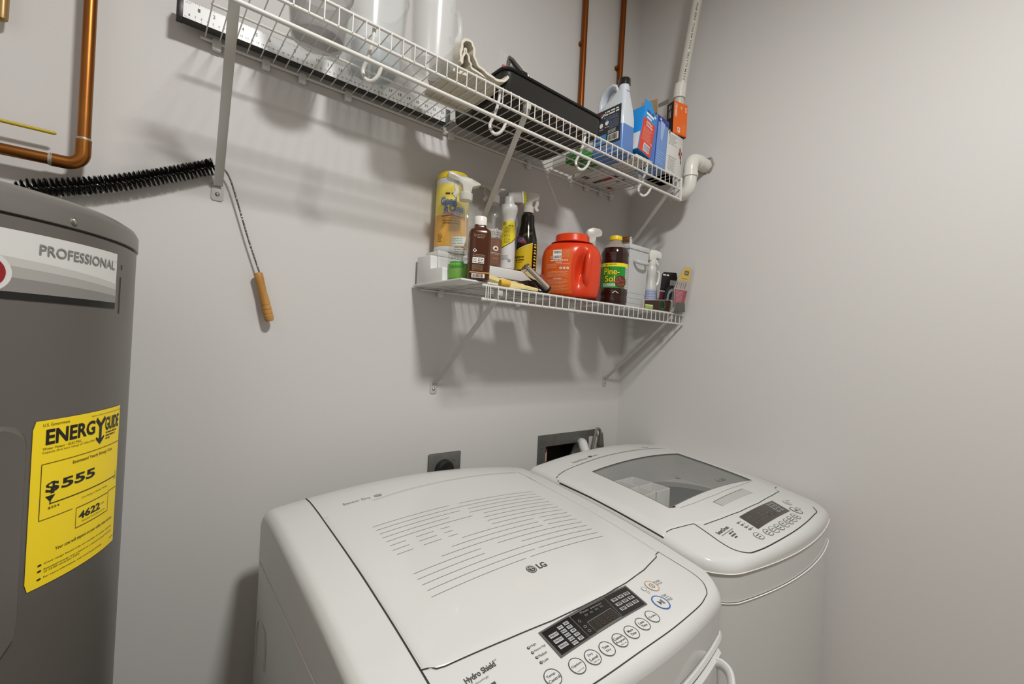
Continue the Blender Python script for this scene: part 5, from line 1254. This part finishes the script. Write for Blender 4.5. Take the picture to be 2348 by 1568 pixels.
# folded towel
tw = thing('folded_towel', 'cream terry towel folded in loose layers over the shelf edge', 'towel', (.60, -.2, ZP))
M_tow = mat('terry_cream', 'd8d2c3', .95, bump=.9, bscale=420, var=.4, vscale=90, h2='c4bcab')
rr = random.Random(3)
def sheet(path, y0, y1, th, name, m=M_tow, wob=.004):
    # a thick sheet following path (x, z) and running along y
    P = spline([(x, 0, z) for x, z in path], 6); b = MB(); n = len(P); ys = [y0 + (y1 - y0) * k / 14 for k in range(15)]
    up = []
    for i in range(n):
        t = (P[min(i + 1, n - 1)] - P[max(i - 1, 0)]).normalized(); up.append(Vector((-t.z, 0, t.x)))
    ph = rr.uniform(0, 6)
    def pt(i, y, s_):
        w = wob * sin(y * 55 + i * .35 + ph) + wob * .5 * sin(y * 130 + i)
        return P[i] + up[i] * (s_ * th / 2) + Vector((w * .6, y, w * .35))
    for s_ in (1, -1): b.grid(lambda i, y: pt(i, y, s_), list(range(n)), ys if s_ < 0 else ys[::-1])
    for y in (y0, y1):
        A = [pt(i, y, 1) for i in range(n)] + [pt(i, y, -1) for i in range(n - 1, -1, -1)]
        b.add(A, [(i, i + 1, 2 * n - 2 - i, 2 * n - 1 - i) for i in range(n - 1)])
    for i in (0, n - 1):
        A = [pt(i, y, 1) for y in ys] + [pt(i, y, -1) for y in ys[::-1]]; k = len(ys); b.add(A, [(j, j + 1, 2 * k - 2 - j, 2 * k - 1 - j) for j in range(k - 1)])
    return b.build(name, m, tw, ang=80)
sheet([(.520, ZP + .006), (.56, ZP + .007), (.60, ZP + .008), (.640, ZP + .007)], -.270, -.130, .009, 'bottom_layer')
sheet([(.524, ZP + .014), (.522, ZP + .036), (.530, ZP + .062), (.541, ZP + .070), (.553, ZP + .062), (.561, ZP + .044), (.572, ZP + .026), (.592, ZP + .018), (.624, ZP + .016), (.648, ZP + .022), (.656, ZP + .036)], -.292, -.150, .0055, 'outer_fold')
sheet([(.532, ZP + .016), (.533, ZP + .036), (.539, ZP + .052), (.546, ZP + .044), (.551, ZP + .026), (.560, ZP + .017), (.60, ZP + .0145), (.636, ZP + .0145)], -.286, -.155, .005, 'inner_fold')
# black tray with a bag of odds and ends
ty_ = thing('black_tray', 'long black plastic tray on the upper shelf holding a clear bag', 'tray', (.85, -.16, ZP))
a0, a1, c0, c1, th_ = .652, 1.012, -.288, -.045, .060
M_tray = mat('tray_black', '262523', .32); M_trayr = mat('tray_rim_black', '131312', .25)
b = MB(); sec = [(.012, 0), (.006, .002), (.003, .008), (0, th_)]; vs = []
def rrect(ins, r=.022, n=6):
    o_ = []; X0_, X1_, Y0_, Y1_ = a0 + ins, a1 - ins, c0 + ins, c1 - ins
    for (cx_, cy_, s_) in ((X1_ - r, Y0_ + r, -pi / 2), (X1_ - r, Y1_ - r, 0), (X0_ + r, Y1_ - r, pi / 2), (X0_ + r, Y0_ + r, pi)):
        o_ += [(cx_ + r * cos(s_ + k * pi / 2 / n), cy_ + r * sin(s_ + k * pi / 2 / n)) for k in range(n + 1)]
    return o_
rings = [[(x, y, ZP + z) for x, y in rrect(ins)] for ins, z in sec] + [[(x, y, ZP + z) for x, y in rrect(ins)] for ins, z in ((.003, th_), (.006, .008), (.012, .004))]
n = len(rings[0])
b.add([p_ for r_ in rings for p_ in r_], [(j * n + k, j * n + (k + 1) % n, (j + 1) * n + (k + 1) % n, (j + 1) * n + k) for j in range(len(rings) - 1) for k in range(n)] + [tuple(range(n - 1, -1, -1)), tuple((len(rings) - 1) * n + k for k in range(n))])
b.build('tray_shell', M_tray, ty_)
rim = rrect(-.002) ; MB().tube([(x, y, ZP + th_) for x, y in rim + [rim[0]]], .0035, 10).build('rolled_rim', M_trayr, ty_)
MB().box((.70, -.172, ZP - .0005), (.755, -.160, ZP + .0004)).build('base_label', mat('paper_tan', 'b9b0a2', .6), ty_)
bg_ = thing('clear_bag', 'clear bag of small dark tools sticking out of the black tray', 'bag', (.78, -.2, ZP + .006))
rr = random.Random(12)
A_ = Vector((.735, -.225, ZP + .006)); 
def bagp(i, j, s_):
    s, t = i / 14, j / 8
    top = .150 - .040 * s + .010 * sin(s * 5)
    return Vector((.690 + .215 * s, -.205 + .02 * s + s_ * (.016 * sin(pi * s) * sin(pi * min(1, t + .1)) + .002), ZP + .008 + top * t + .003 * sin(i * 1.3 + j)))
b = MB()
for s_ in (1, -1): b.grid(lambda i, j: bagp(i, j, s_), list(range(15)), list(range(9)))
b.build('film', M_clear2, bg_)
b = MB()
for k in range(3): b.tube([(.716 + k * .016, -.203 + k * .004, ZP + .016), (.724 + k * .017, -.203 + k * .004, ZP + .142 - k * .006)], .0055, 10)
b.build('handles', mat('tool_greydark', '4a4846', .35), bg_)
b = MB(); b.tube([(.722, -.204, ZP + .150), (.735, -.204, ZP + .148), (.750, -.203, ZP + .140), (.770, -.202, ZP + .134)], [.006, .0065, .0075, .006], 10); b.build('clip', mat('tool_silver', '6e6d6b', .25, metal=.6), bg_)
MB().box((.766, -.210, ZP + .090), (.786, -.196, ZP + .134), r=.002).build('black_grip', M_black, bg_)
b = MB()
for k in range(5): b.tube([(.793 + k * .0085, -.203, ZP + .070), (.793 + k * .0085, -.203, ZP + .132 - k * .002)], .0034, 8)
b.build('spring', mat('spring_steel', '8a8985', .2, metal=1.0), bg_)
MB().box((.826, -.207, ZP + .085), (.858, -.199, ZP + .124), r=.003).build('dark_tip', M_black, bg_)
MB().box((.700, -.212, ZP + .105), (.722, -.205, ZP + .121), r=.002).build('red_piece', mat('piece_red', 'b3515c', .3), bg_)

# cartons at the back, seen through the wires from below
gc = thing('green_white_carton', 'flat white and green carton lying behind the black tray end', 'carton', (1.10, -.1, ZP))
MB().box((1.062, -.165, ZP), (1.150, -.035, ZP + .030), r=.001).build('carton', mat('carton_green', '2f7a2c', .5), gc)
MB().box((1.0615, -.0955, ZP - .0006), (1.1505, -.0345, ZP + .0305)).build('white_end', mat('carton_white', 'd8d6d0', .5), gc)
wc = thing('white_carton', 'white carton with red and black stripes lying at the back of shelf', 'carton', (1.28, -.09, ZP))
MB().box((1.180, -.150, ZP), (1.385, -.025, ZP + .040), r=.001).build('carton', mat('carton_white', 'd8d6d0', .5), wc)
b = MB(); 
for x0_, x1_, y0_, y1_, mi in ((1.250, 1.272, -.150, -.085, 0), (1.250, 1.268, -.085, -.045, 1), (1.300, 1.312, -.150, -.11, 1), (1.325, 1.36, -.062, -.045, 0), (1.19, 1.215, -.07, -.05, 1)): b.add([(x0_, y0_, ZP - .0004), (x1_, y0_, ZP - .0004), (x1_, y1_, ZP - .0004), (x0_, y1_, ZP - .0004)], [(0, 1, 2, 3)], mi)
b.build('stripes', [mat('stripe_red', 'a02530', .5), M_black], wc)

# jug of blue fluid
jx0, jx1, jy0, jy1 = 1.110, 1.172, -.284, -.162
jg = thing('fluid_jug', 'translucent handled jug part full of blue fluid with black cap', 'jug', (1.14, -.22, ZP))
M_jw = mat('jug_white', 'd4dbe2', .25, alpha=.92); M_jb = mat('jug_blue', '5f83c0', .2, alpha=.96)
def jsec(z): 
    # depth range (y) and width (x) of the jug at height z above the shelf
    y0_ = jy0 + interp(z, [0, .006, .105, .155, .19, .205], [.004, 0, 0, .004, .010, .012])
    y1_ = interp(z, [0, .006, .140, .160, .172, .185, .205], [jy1 - .004, jy1, jy1, jy1 - .006, -.196, -.222, -.238])
    ins = interp(z, [0, .006, .12, .17, .205], [.003, 0, 0, .010, .014])
    return jx0 + ins, jx1 - ins, y0_, y1_
def jring(z, r=.010, n=4):
    X0_, X1_, Y0_, Y1_ = jsec(z); r = min(r, (Y1_ - Y0_) * .45, (X1_ - X0_) * .45); o_ = []
    for (cx_, cy_, s_) in ((X1_ - r, Y0_ + r, -pi / 2), (X1_ - r, Y1_ - r, 0), (X0_ + r, Y1_ - r, pi / 2), (X0_ + r, Y0_ + r, pi)):
        o_ += [Vector((cx_ + r * cos(s_ + k * pi / 2 / n), cy_ + r * sin(s_ + k * pi / 2 / n), ZP + z)) for k in range(n + 1)]
    return o_
zl = [0, .002, .006, .03, .06, .088, .0881, .105, .12, .135, .15, .165, .18, .195, .205]
R_ = [jring(z) for z in zl]; n = len(R_[0])
b = MB(); b.add([p_ for r_ in R_ for p_ in r_], [], 0)
for j in range(len(zl) - 1):
    for k in range(n): b.f.append((j * n + k, j * n + (k + 1) % n, (j + 1) * n + (k + 1) % n, (j + 1) * n + k)); b.m.append(1 if zl[j] < .088 else 0); b.sm.append(True)
b.f.append(tuple(range(n - 1, -1, -1))); b.m.append(1); b.sm.append(True); b.f.append(tuple((len(zl) - 1) * n + k for k in range(n))); b.m.append(0); b.sm.append(True)
b.build('jug_body', [M_jw, M_jb], jg)
jn = (1.141, -.258)
MB().lathe((jn[0], jn[1], ZP), [(.0175, .200), (.0165, .214), (.0160, .224)], 28).build('neck', M_jw, jg)
MB().lathe((jn[0], jn[1], ZP), [(.0180, .221), (.0190, .222), (.0190, .238), (.0180, .2405), (0, .241)], 36).build('cap', mat('cap_black', '171615', .2, coat=.5), jg)
hp = [Vector(q) for q in ((1.141, -.244, ZP + .205), (1.141, -.236, ZP + .222), (1.141, -.222, ZP + .230), (1.141, -.206, ZP + .228), (1.141, -.190, ZP + .220), (1.141, -.179, ZP + .206), (1.141, -.174, ZP + .185), (1.141, -.174, ZP + .150))]
MB().tube(hp, .0095, 14, flat=1.7).build('jug_handle', M_jw, jg)
f = lambda o_: plane_fn((jx0 - o_, jy1, ZP), (0, -1, 0), (0, 0, 1))
b = MB(); b.rect(f(.0004), .006, .114, .036, .150, 0); g = f(.0008)
b.scrawl(g, .046, .104, .1405, .0045, 1, 31); b.scrawl(g, .044, .106, .1325, .0045, 1, 33)
for k in range(3): b.scrawl(g, .054, .104, .123 - k * .006, .0018, 2, 200 + k)
b.flat([(.010, .134), (.050, .144), (.052, .132), (.014, .118)], [(0, 1, 2, 3)], g, 3); b.strip(f(.0010), [(.012, .118), (.030, .122), (.050, .137)], .005, 4, step=.005); b.disc(f(.001), .050, .124, .003, .003, 5, 12)
for k in range(3): b.disc(g, .016 + k * .022, .100 + k * .003, .007, .0075, 1, 18); b.scrawl(g, .008 + k * .022, .024 + k * .022, .087 + k * .003, .0018, 1, 210 + k)
b.rect(g, .068, .108, .082, .116, 6); 
for k in range(8): b.scrawl(f(.001), .070, .106, .113 - k * .004, .0012, 7, 220 + k)
b.rect(g, .008, .060, .042, .072, 5); b.scrawl(f(.001), .012, .050, .060, .005, 8, 7); b.bars(g, .066, .108, .044, .066, 1, 0, 7, 16, fn2=f(.0012))
for k in range(3): b.scrawl(g, .066, .096, .079 - k * .004, .0014, 1, 230 + k)
b.build('printed_label', [mat('label_charcoal', '25262b', .3), M_inkw, mat('ink_lilac', '8f96bf', .5), mat('badge_wine', '8a3038', .4), mat('badge_white', 'd9d5dc', .4), mat('badge_sky', '3f86c8', .35), mat('panel_navy', '343b4c', .4), mat('ink_steel', '7d8698', .5), mat('ink_navy', '12305a', .5)], jg)

# leaning blue and red box on a small white carton
lc = thing('small_white_carton', 'small flat white carton lying under the leaning blue box', 'carton', (1.22, -.25, ZP))
MB().box((1.176, -.290, ZP), (1.262, -.190, ZP + .0105), r=.0008).build('carton', mat('carton_white2', 'cfccc4', .5), lc)
def lean_frame(px, py, pz, lean):
    U = Vector((cos(lean), 0, -sin(lean))); V = Vector((sin(lean), 0, cos(lean))); return Vector((px, py, pz)), U, V
bb = thing('tablet_box', 'bright blue and red carton leaning right beside the fluid jug', 'box', (1.2, -.26, ZP + .012))
A, U, V = lean_frame(1.1765, -.2935, ZP + .0265, radians(11.5)); W_, H_, D_ = .0675, .150, .078
def obox(A, U, V, D, w, h, d, mi=0, mb=None, r=.0006):
    return (mb or MB()).prism([(0, 0), (w, 0), (w, h), (0, h)], A, U, V, Vector((0, d, 0)), mi, r=r)
obox(A, U, V, D_, W_, H_, D_).build('carton', mat('box_blue', '1f8fdc', .35), bb)
b = MB(); f = plane_fn(A, U, V, .0004); g = plane_fn(A, U, V, .0009)
ff = lambda o_: (lambda u, v: A + U * u + V * v + Vector((0, -o_, 0)))
b.rect(ff(.0004), .002, W_ - .001, .0015, .112, 0); b.text('EXTRA', ff(.0008), .020, .052, .0985, .1070, 1, .02); b.text('DURABLE', ff(.0008), .020, .056, .0895, .0965, 1, .02)
for k in range(11): b.scrawl(ff(.0008), .010, .058 - .004 * (k % 3), .083 - k * .0042, .0018, 2, 240 + k)
b.bars(ff(.0008), .024, .056, .008, .034, 1, 3, 6, 12, fn2=ff(.0012)); b.ring(ff(.0008), .060, .043, .004, .004, .001, 1, 14)
b.scrawl(ff(.0006), .014, .050, .140, .006, 4, 3); b.scrawl(ff(.0006), .012, .052, .130, .008, 1, 6); b.scrawl(ff(.0006), .018, .050, .119, .006, 1, 9); b.disc(ff(.0006), .058, .138, .005, .004, 1, 12)
lf = lambda o_: (lambda v, w: A - U * o_ + V * v + Vector((0, w, 0)))
b.rect(lf(.0004), .002, .060, .001, D_ - .001, 1); b.build('printed_faces', [mat('box_red', 'd6402f', .4), M_inkw, mat('ink_salmon', 'e79a84', .5), mat('ink_bar', '556a9a', .5), mat('ink_dkblue', '2b4f9a', .4)], bb)
bt_ = lambda o_: (lambda u, w: A + U * u - V * o_ + Vector((0, w, 0)))
MB().rect(bt_(.0004), 0, W_, 0, D_).build('base_flap', mat('box_teal', '0f6f9f', .4), bb)
MB().prism([(0, 0), (W_ * .9, 0), (W_ * .62, .030), (.004, .024)], A + V * H_ + Vector((0, .004, 0)) - U * .0, U, (V * .9 - U * .2).normalized(), Vector((0, .0012, 0))).build('open_flap', mat('box_blue2', '2a92da', .4), bb)
MB().prism([(1.262, 2.165), (1.285, 2.205), (1.300, 2.250), (1.388, 2.298), (1.392, 2.235), (1.350, 2.165)], (0, -.2125, 0), (1, 0, 0), (0, 0, 1), (0, .0012, 0)).build('cardboard_flap', mat('kraft_tan', 'a98a63', .7), bb)
# periwinkle box
pb = thing('bag_box', 'pale blue translucent looking box of bags leaning on the tin', 'box', (1.3, -.25, ZP))
A, U, V = lean_frame(1.2700, -.2895, ZP + .0015, radians(4.2)); W_, H_, D_ = .066, .172, .075
obox(A, U, V, D_, W_, H_, D_).build('carton', mat('box_periwinkle', '6f93cf', .22), pb)
b = MB(); ff = lambda o_: (lambda u, v: A + U * u + V * v + Vector((0, -o_, 0)))
b.rect(ff(.0004), 0, W_, H_ - .020, H_ - .0005, 0); b.disc(ff(.0008), .018, H_ - .010, .004, .004, 1, 12); b.disc(ff(.0008), .052, H_ - .008, .008, .005, 2, 14); b.rect(ff(.0004), 0, .006, 0, H_ - .020, 0)
for k in range(5): b.scrawl(ff(.0006), .012, .050 - .006 * (k % 2), .055 - k * .009, .0026, 3, 250 + k)
b.flat([(.018, .16), (.045, .155), (.034, .09), (.024, .10)], [(0, 1, 2, 3)], ff(.0006), 4)
b.build('printed_face', [mat('box_royal', '1d3a8f', .3), M_inkw, mat('box_violet', '5a3f96', .4), mat('ink_ice', '9db8e4', .5), mat('pale_patch', '9fb6dc', .4)], pb)
# solvent tin with the lamp box on it
tn = thing('solvent_tin', 'white rectangular solvent tin with small red hazard diamond', 'tin', (1.40, -.23, ZP))
t0, t1_, u0_, u1_, hh = 1.3475, 1.4480, -.2845, -.200, .148
MB().box((t0, u0_, ZP), (t1_, u1_, ZP + hh), r=.003).build('tin_body', mat('tin_white', 'd6d5d0', .35), tn)
MB().box((t0 - .001, u0_ - .001, ZP), (t1_ + .001, u1_ + .001, ZP + .004), r=.001).build('tin_seam', M_steel, tn)
f = plane_fn((t0, u0_, ZP), (1, 0, 0), (0, 0, 1), .0004); g = plane_fn((t0, u0_, ZP), (1, 0, 0), (0, 0, 1), .0008)
b = MB()
for k in range(7): b.scrawl(f, .012, .064 - .008 * (k % 3), .136 - k * .0052, .0014, 0, 260 + k)
b.strip(f, [(.012, .062), (.060, .062)], .0012, 1)
for k in range(9): b.scrawl(f, .012, .058 - .010 * (k % 2), .055 - k * .0048, .0013, 0, 280 + k)
b.flat([(.074, .085), (.089, .066), (.0965, .092), (.082, .110)], [(0, 1, 2, 3)], f, 2); b.strip(g, [(.0775, .0975), (.0935, .079)], .0014, 3); b.strip(g, [(.081, .075), (.0885, .101)], .0014, 3)
b.flat([(.086, .060), (.092, .072), (.0945, .050)], [(0, 1, 2)], f, 2); b.rect(f, .012, .018, .138, .146, 2)
b.build('printed_label', [mat('ink_softgrey', '8b8985', .5), M_grey, mat('hazard_red', '7d1f2c', .4), M_inkw], tn)
ob = thing('lamp_box', 'orange and black light bulb carton standing on the solvent tin', 'box', (1.42, -.265, ZP + hh))
zb_ = ZP + hh + .0005; A = Vector((1.388, -.279, zb_)); U = Vector((.070, -.014, 0)).normalized(); Wd = Vector((.012, .034, 0)); H_ = .114; W_ = .066
b = MB(); b.prism([(0, 0), (W_, 0), (W_, H_), (0, H_)], A, U, (0, 0, 1), Wd, r=.0008); b.build('carton', mat('box_black', '1b1917', .4), ob)
N = U.cross(Vector((0, 0, 1))).normalized(); f = lambda o_: plane_fn(A + N * o_, U, (0, 0, 1))
b = MB(); b.rect(f(.0005), .0, W_, 0, H_, 0)
vert = lambda fn, u0, u1, v0, v1: (lambda a, c: fn(u0 + (c) * (u1 - u0), v0 + a * (v1 - v0)))
b.text('DIMMABLE', vert(f(.0009), .016, .006, .062, .106), 0, 1, 0, 1, 1, .01); b.disc(f(.0009), .036, .097, .004, .006, 2, 12)
b.text('60', vert(f(.0009), .034, .020, .010, .028), 0, 1, 0, 1, 1, .02); b.text('60', vert(f(.0009), .062, .054, .086, .104), 0, 1, 0, 1, 1, .01)
for k in range(4): b.scrawl(vert(f(.0009), .040 + k * .006, .036 + k * .006, .012, .044), .02, 1, .5, .22, 2 if k < 2 else 3, 40 + k, 1)
b.rect(f(.0005), .0, W_, -.0, .004, 4)
lfx = lambda o_: (lambda s_, v: A + Wd * s_ + Vector((0, 0, v)) - U * o_)
b.scrawl(lambda a, c: lfx(.0006)(.75 - .45 * c, .060 + .045 * a), 0, 1, .3, .16, 1, 4); b.scrawl(lambda a, c: lfx(.0006)(.75 - .45 * c, .060 + .045 * a), 0, 1, .75, .16, 1, 7); b.text('60', lambda a, c: lfx(.0006)(.9 - .6 * c, .004 + .016 * a), 0, 1, 0, 1, 1, .02)
b.build('printed_faces', [mat('box_orange', 'e8681a', .4), M_inkw, mat('ink_lightorange', 'f0a56a', .4), mat('ink_amber2', 'f0b93a', .4), mat('box_rust', 'b5532a', .4)], ob)
MB().prism([(1.347, 2.252), (1.408, 2.294), (1.408, 2.276), (1.350, 2.240)], (0, -.2452, 0), (1, 0, 0), (0, 0, 1), (0, .0012, 0)).build('torn_flap', mat('flap_grey', '6d6963', .6), ob)

# ------------------------------------------------------------------ pipes in the corner
pv = thing('drain_pipe', 'white plastic drain pipe in the corner with elbow into right wall', 'pipe', (1.48, -.26, 2.0))
MB().tube([(1.484, -.334, CEIL), (1.4745, -.250, 2.352)], .0168, 20).build('upper_pipe', M_pvcd, pv)
MB().tube([(1.4745, -.2490, 2.368), (1.4735, -.2465, 2.350), (1.473, -.245, 2.318)], [.0205, .0212, .0212], 20).build('coupling', M_pvc, pv)
MB().tube([(1.473, -.245, 2.325), (1.4735, -.2445, 1.985)], .0168, 20).build('lower_pipe', M_pvcd, pv)
el = spline([(1.4735, -.2440, 2.00), (1.4735, -.2445, 1.988), (1.474, -.252, 1.972), (1.475, -.272, 1.965), (1.477, -.290, 1.974), (1.478, -.2985, 1.995), (1.479, -.3000, 2.03)], 8)
MB().tube(el, .0225, 20).build('trap_bend', M_pvc, pv)
el = spline([(1.479, -.300, 2.025), (1.479, -.300, 2.052), (1.486, -.300, 2.074), (1.503, -.300, 2.085), (1.528, -.301, 2.087), (1.578, -.302, 2.087)], 8)
MB().tube(el, .0245, 24).build('elbow', M_pvc, pv)
MB().tube([(1.479, -.300, 2.022), (1.479, -.300, 2.034)], .0262, 24).tube([(1.520, -.301, 2.087), (1.532, -.301, 2.087)], .0262, 24).build('elbow_collar', M_pvc, pv)
rr = random.Random(9); n = 26; xw = wx(-.302, 2.087) - .0008
b = MB(); P = [(xw, -.302 + (.031 + rr.uniform(-.003, .005)) * cos(2 * pi * k / n), 2.087 + (.031 + rr.uniform(-.003, .006)) * sin(2 * pi * k / n)) for k in range(n)]
b.add([(xw - .002, -.302, 2.087)] + P, [(0, 1 + (k + 1) % n, 1 + k) for k in range(n)], 0, False)
for k in range(14): 
    a = rr.uniform(0, 6.28); c_ = rr.uniform(.026, .034); q = Vector((xw - .002, -.302 + c_ * cos(a), 2.087 + c_ * sin(a))); s_ = rr.uniform(.002, .005)
    b.add([q + Vector((-s_ * .5, s_, 0)), q + Vector((0, -s_, s_ * .6)), q + Vector((-s_ * .3, 0, -s_))], [(0, 1, 2)], 0, False)
b.build('rough_hole_edge', mat('plaster_grey', '9a968d', .9), pv)
pd = (Vector((1.484, -.334, CEIL)) - Vector((1.4745, -.250, 2.352))).normalized()
def pipefn(u, v):
    c_ = Vector((1.4745, -.250, 2.352)) + pd * v; a = toward(c_.x, c_.y) + .25 + u / .0168
    return c_ + Vector((cos(a), sin(a), 0)) * .0173
MB().text('ASTM D-1785  SCH 40 PVC  NSF-PW  1 1/4 IN', lambda a, c: pipefn(.003 - .006 * c, .02 + .33 * a), 0, 1, 0, 1, 0, .01, sub=.05).build('pipe_print', mat('ink_pipe', '5b5a56', .6), pv)

# ------------------------------------------------------------------ outlet and washer supply box on the back wall
ot = thing('dryer_outlet', 'grey steel outlet plate with black plug behind the dryer', 'outlet', (.715, -.002, 1.01))
MB().box((.660, -.0065, .950), (.770, -.0004, 1.0705), r=.004).build('cover_plate', M_gsteel, ot)
MB().lathe((.711, -.0068, 1.022), [(.030, 0), (.029, .012), (.024, .018), (0, .0185)], 28, axis=Vector((0, -1, 0)).to_track_quat('Z', 'Y').to_matrix()).build('plug', mat('plug_black', '1c1b1a', .45), ot)
MB().tube(spline([(.711, -.024, 1.022), (.715, -.045, 1.015), (.722, -.060, .98), (.722, -.070, .90)], 6), .008, 12).build('power_cord', mat('plug_black', '1c1b1a', .45), ot)
for q in ((.745, 1.049), (.675, .966)): MB().lathe((q[0], -.0066, q[1]), [(.0045, 0), (.004, .0012), (0, .0016)], 12, axis=Vector((0, -1, 0)).to_track_quat('Z', 'Y').to_matrix()).build('plate_screw', M_steel, ot)
sb = thing('supply_box', 'recessed grey steel washer supply box in the back wall', 'supply box', (1.23, -.002, .98))
b = MB(); zt_, zb2, xl, xr = 1.0865, .868, 1.0905, 1.392
for lo, hi in (((xl, -.004, 1.045), (xr, -.0004, zt_)), ((xl, -.004, zb2), (1.127, -.0004, 1.045)), ((1.350, -.004, zb2), (xr, -.0004, 1.045)), ((1.127, -.004, zb2), (1.350, -.0004, .907))): b.box(lo, hi)
b.build('face_frame', M_gsteel, sb)
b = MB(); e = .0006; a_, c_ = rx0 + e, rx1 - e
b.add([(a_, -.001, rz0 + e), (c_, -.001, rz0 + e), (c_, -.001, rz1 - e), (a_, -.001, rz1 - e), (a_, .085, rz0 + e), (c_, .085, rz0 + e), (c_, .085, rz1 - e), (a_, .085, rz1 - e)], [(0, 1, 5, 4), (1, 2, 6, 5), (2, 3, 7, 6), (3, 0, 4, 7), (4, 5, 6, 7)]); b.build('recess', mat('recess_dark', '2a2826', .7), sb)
MB().lathe((1.109, -.0042, 1.043), [(.0045, 0), (.004, .0015), (0, .002)], 12, axis=Vector((0, -1, 0)).to_track_quat('Z', 'Y').to_matrix()).build('frame_screw', M_steel, sb)
MB().tube([(1.152, .030, .908), (1.150, .028, 1.036)], .0105, 16).build('supply_stub', mat('copper_stub_dark', '7a4a2c', .5, metal=.5), sb)
b = MB(); b.grid(lambda a, z: Vector((1.151 + .0112 * cos(a), .029 + .0112 * sin(a), z)), [-2.9 + .14 * k for k in range(20)], [.985, 1.028]); fq = cyl_fn(1.151, .029, .0115, -2.15, .985, .0002)
[b.rect(fq, -.003, .004, .004 + k * .0062, .0080 + k * .0062, 1, 2, 1) for k in range(6)]; b.build('stub_tag', [mat('tag_pink', 'd6b39d', .5), mat('ink_brick', '5a2a1c', .5)], sb)
hs = thing('drain_hose', 'white washer drain hose end rising in front of the supply box', 'hose', (1.3, -.05, .95))
MB().tube(spline([(1.275, -.090, .86), (1.276, -.072, .99), (1.282, -.045, 1.034), (1.300, -.020, 1.045), (1.322, .015, 1.030), (1.330, .045, .98)], 8), .0175, 18).build('hose_wall', mat('hose_white', 'd3d3d0', .35), hs)
hk = thing('hose_loop', 'grey looped cord with heavy end hanging at the supply box corner', 'cord', (1.385, -.02, 1.05))
MB().tube(spline([(1.340, -.030, .93), (1.352, -.026, 1.01), (1.366, -.024, 1.070), (1.378, -.022, 1.091), (1.394, -.022, 1.088), (1.401, -.022, 1.072)], 8), .0055, 12).build('cord', mat('cord_greybrown', '77726a', .5), hk)
MB().lathe((1.404, -.022, 1.018), [(.004, 0), (.011, .001), (.0135, .006), (.0120, .020), (.0095, .040), (.0085, .046), (.0080, .054), (.0060, .058)], 20).build('weighted_end', mat('plug_greybrown', '5d5850', .5), hk)
MB().box((1.352, -.010, .94), (1.392, -.0045, 1.062), r=.002).build('backing_strap', mat('strap_white', 'bdbab4', .4), hk)
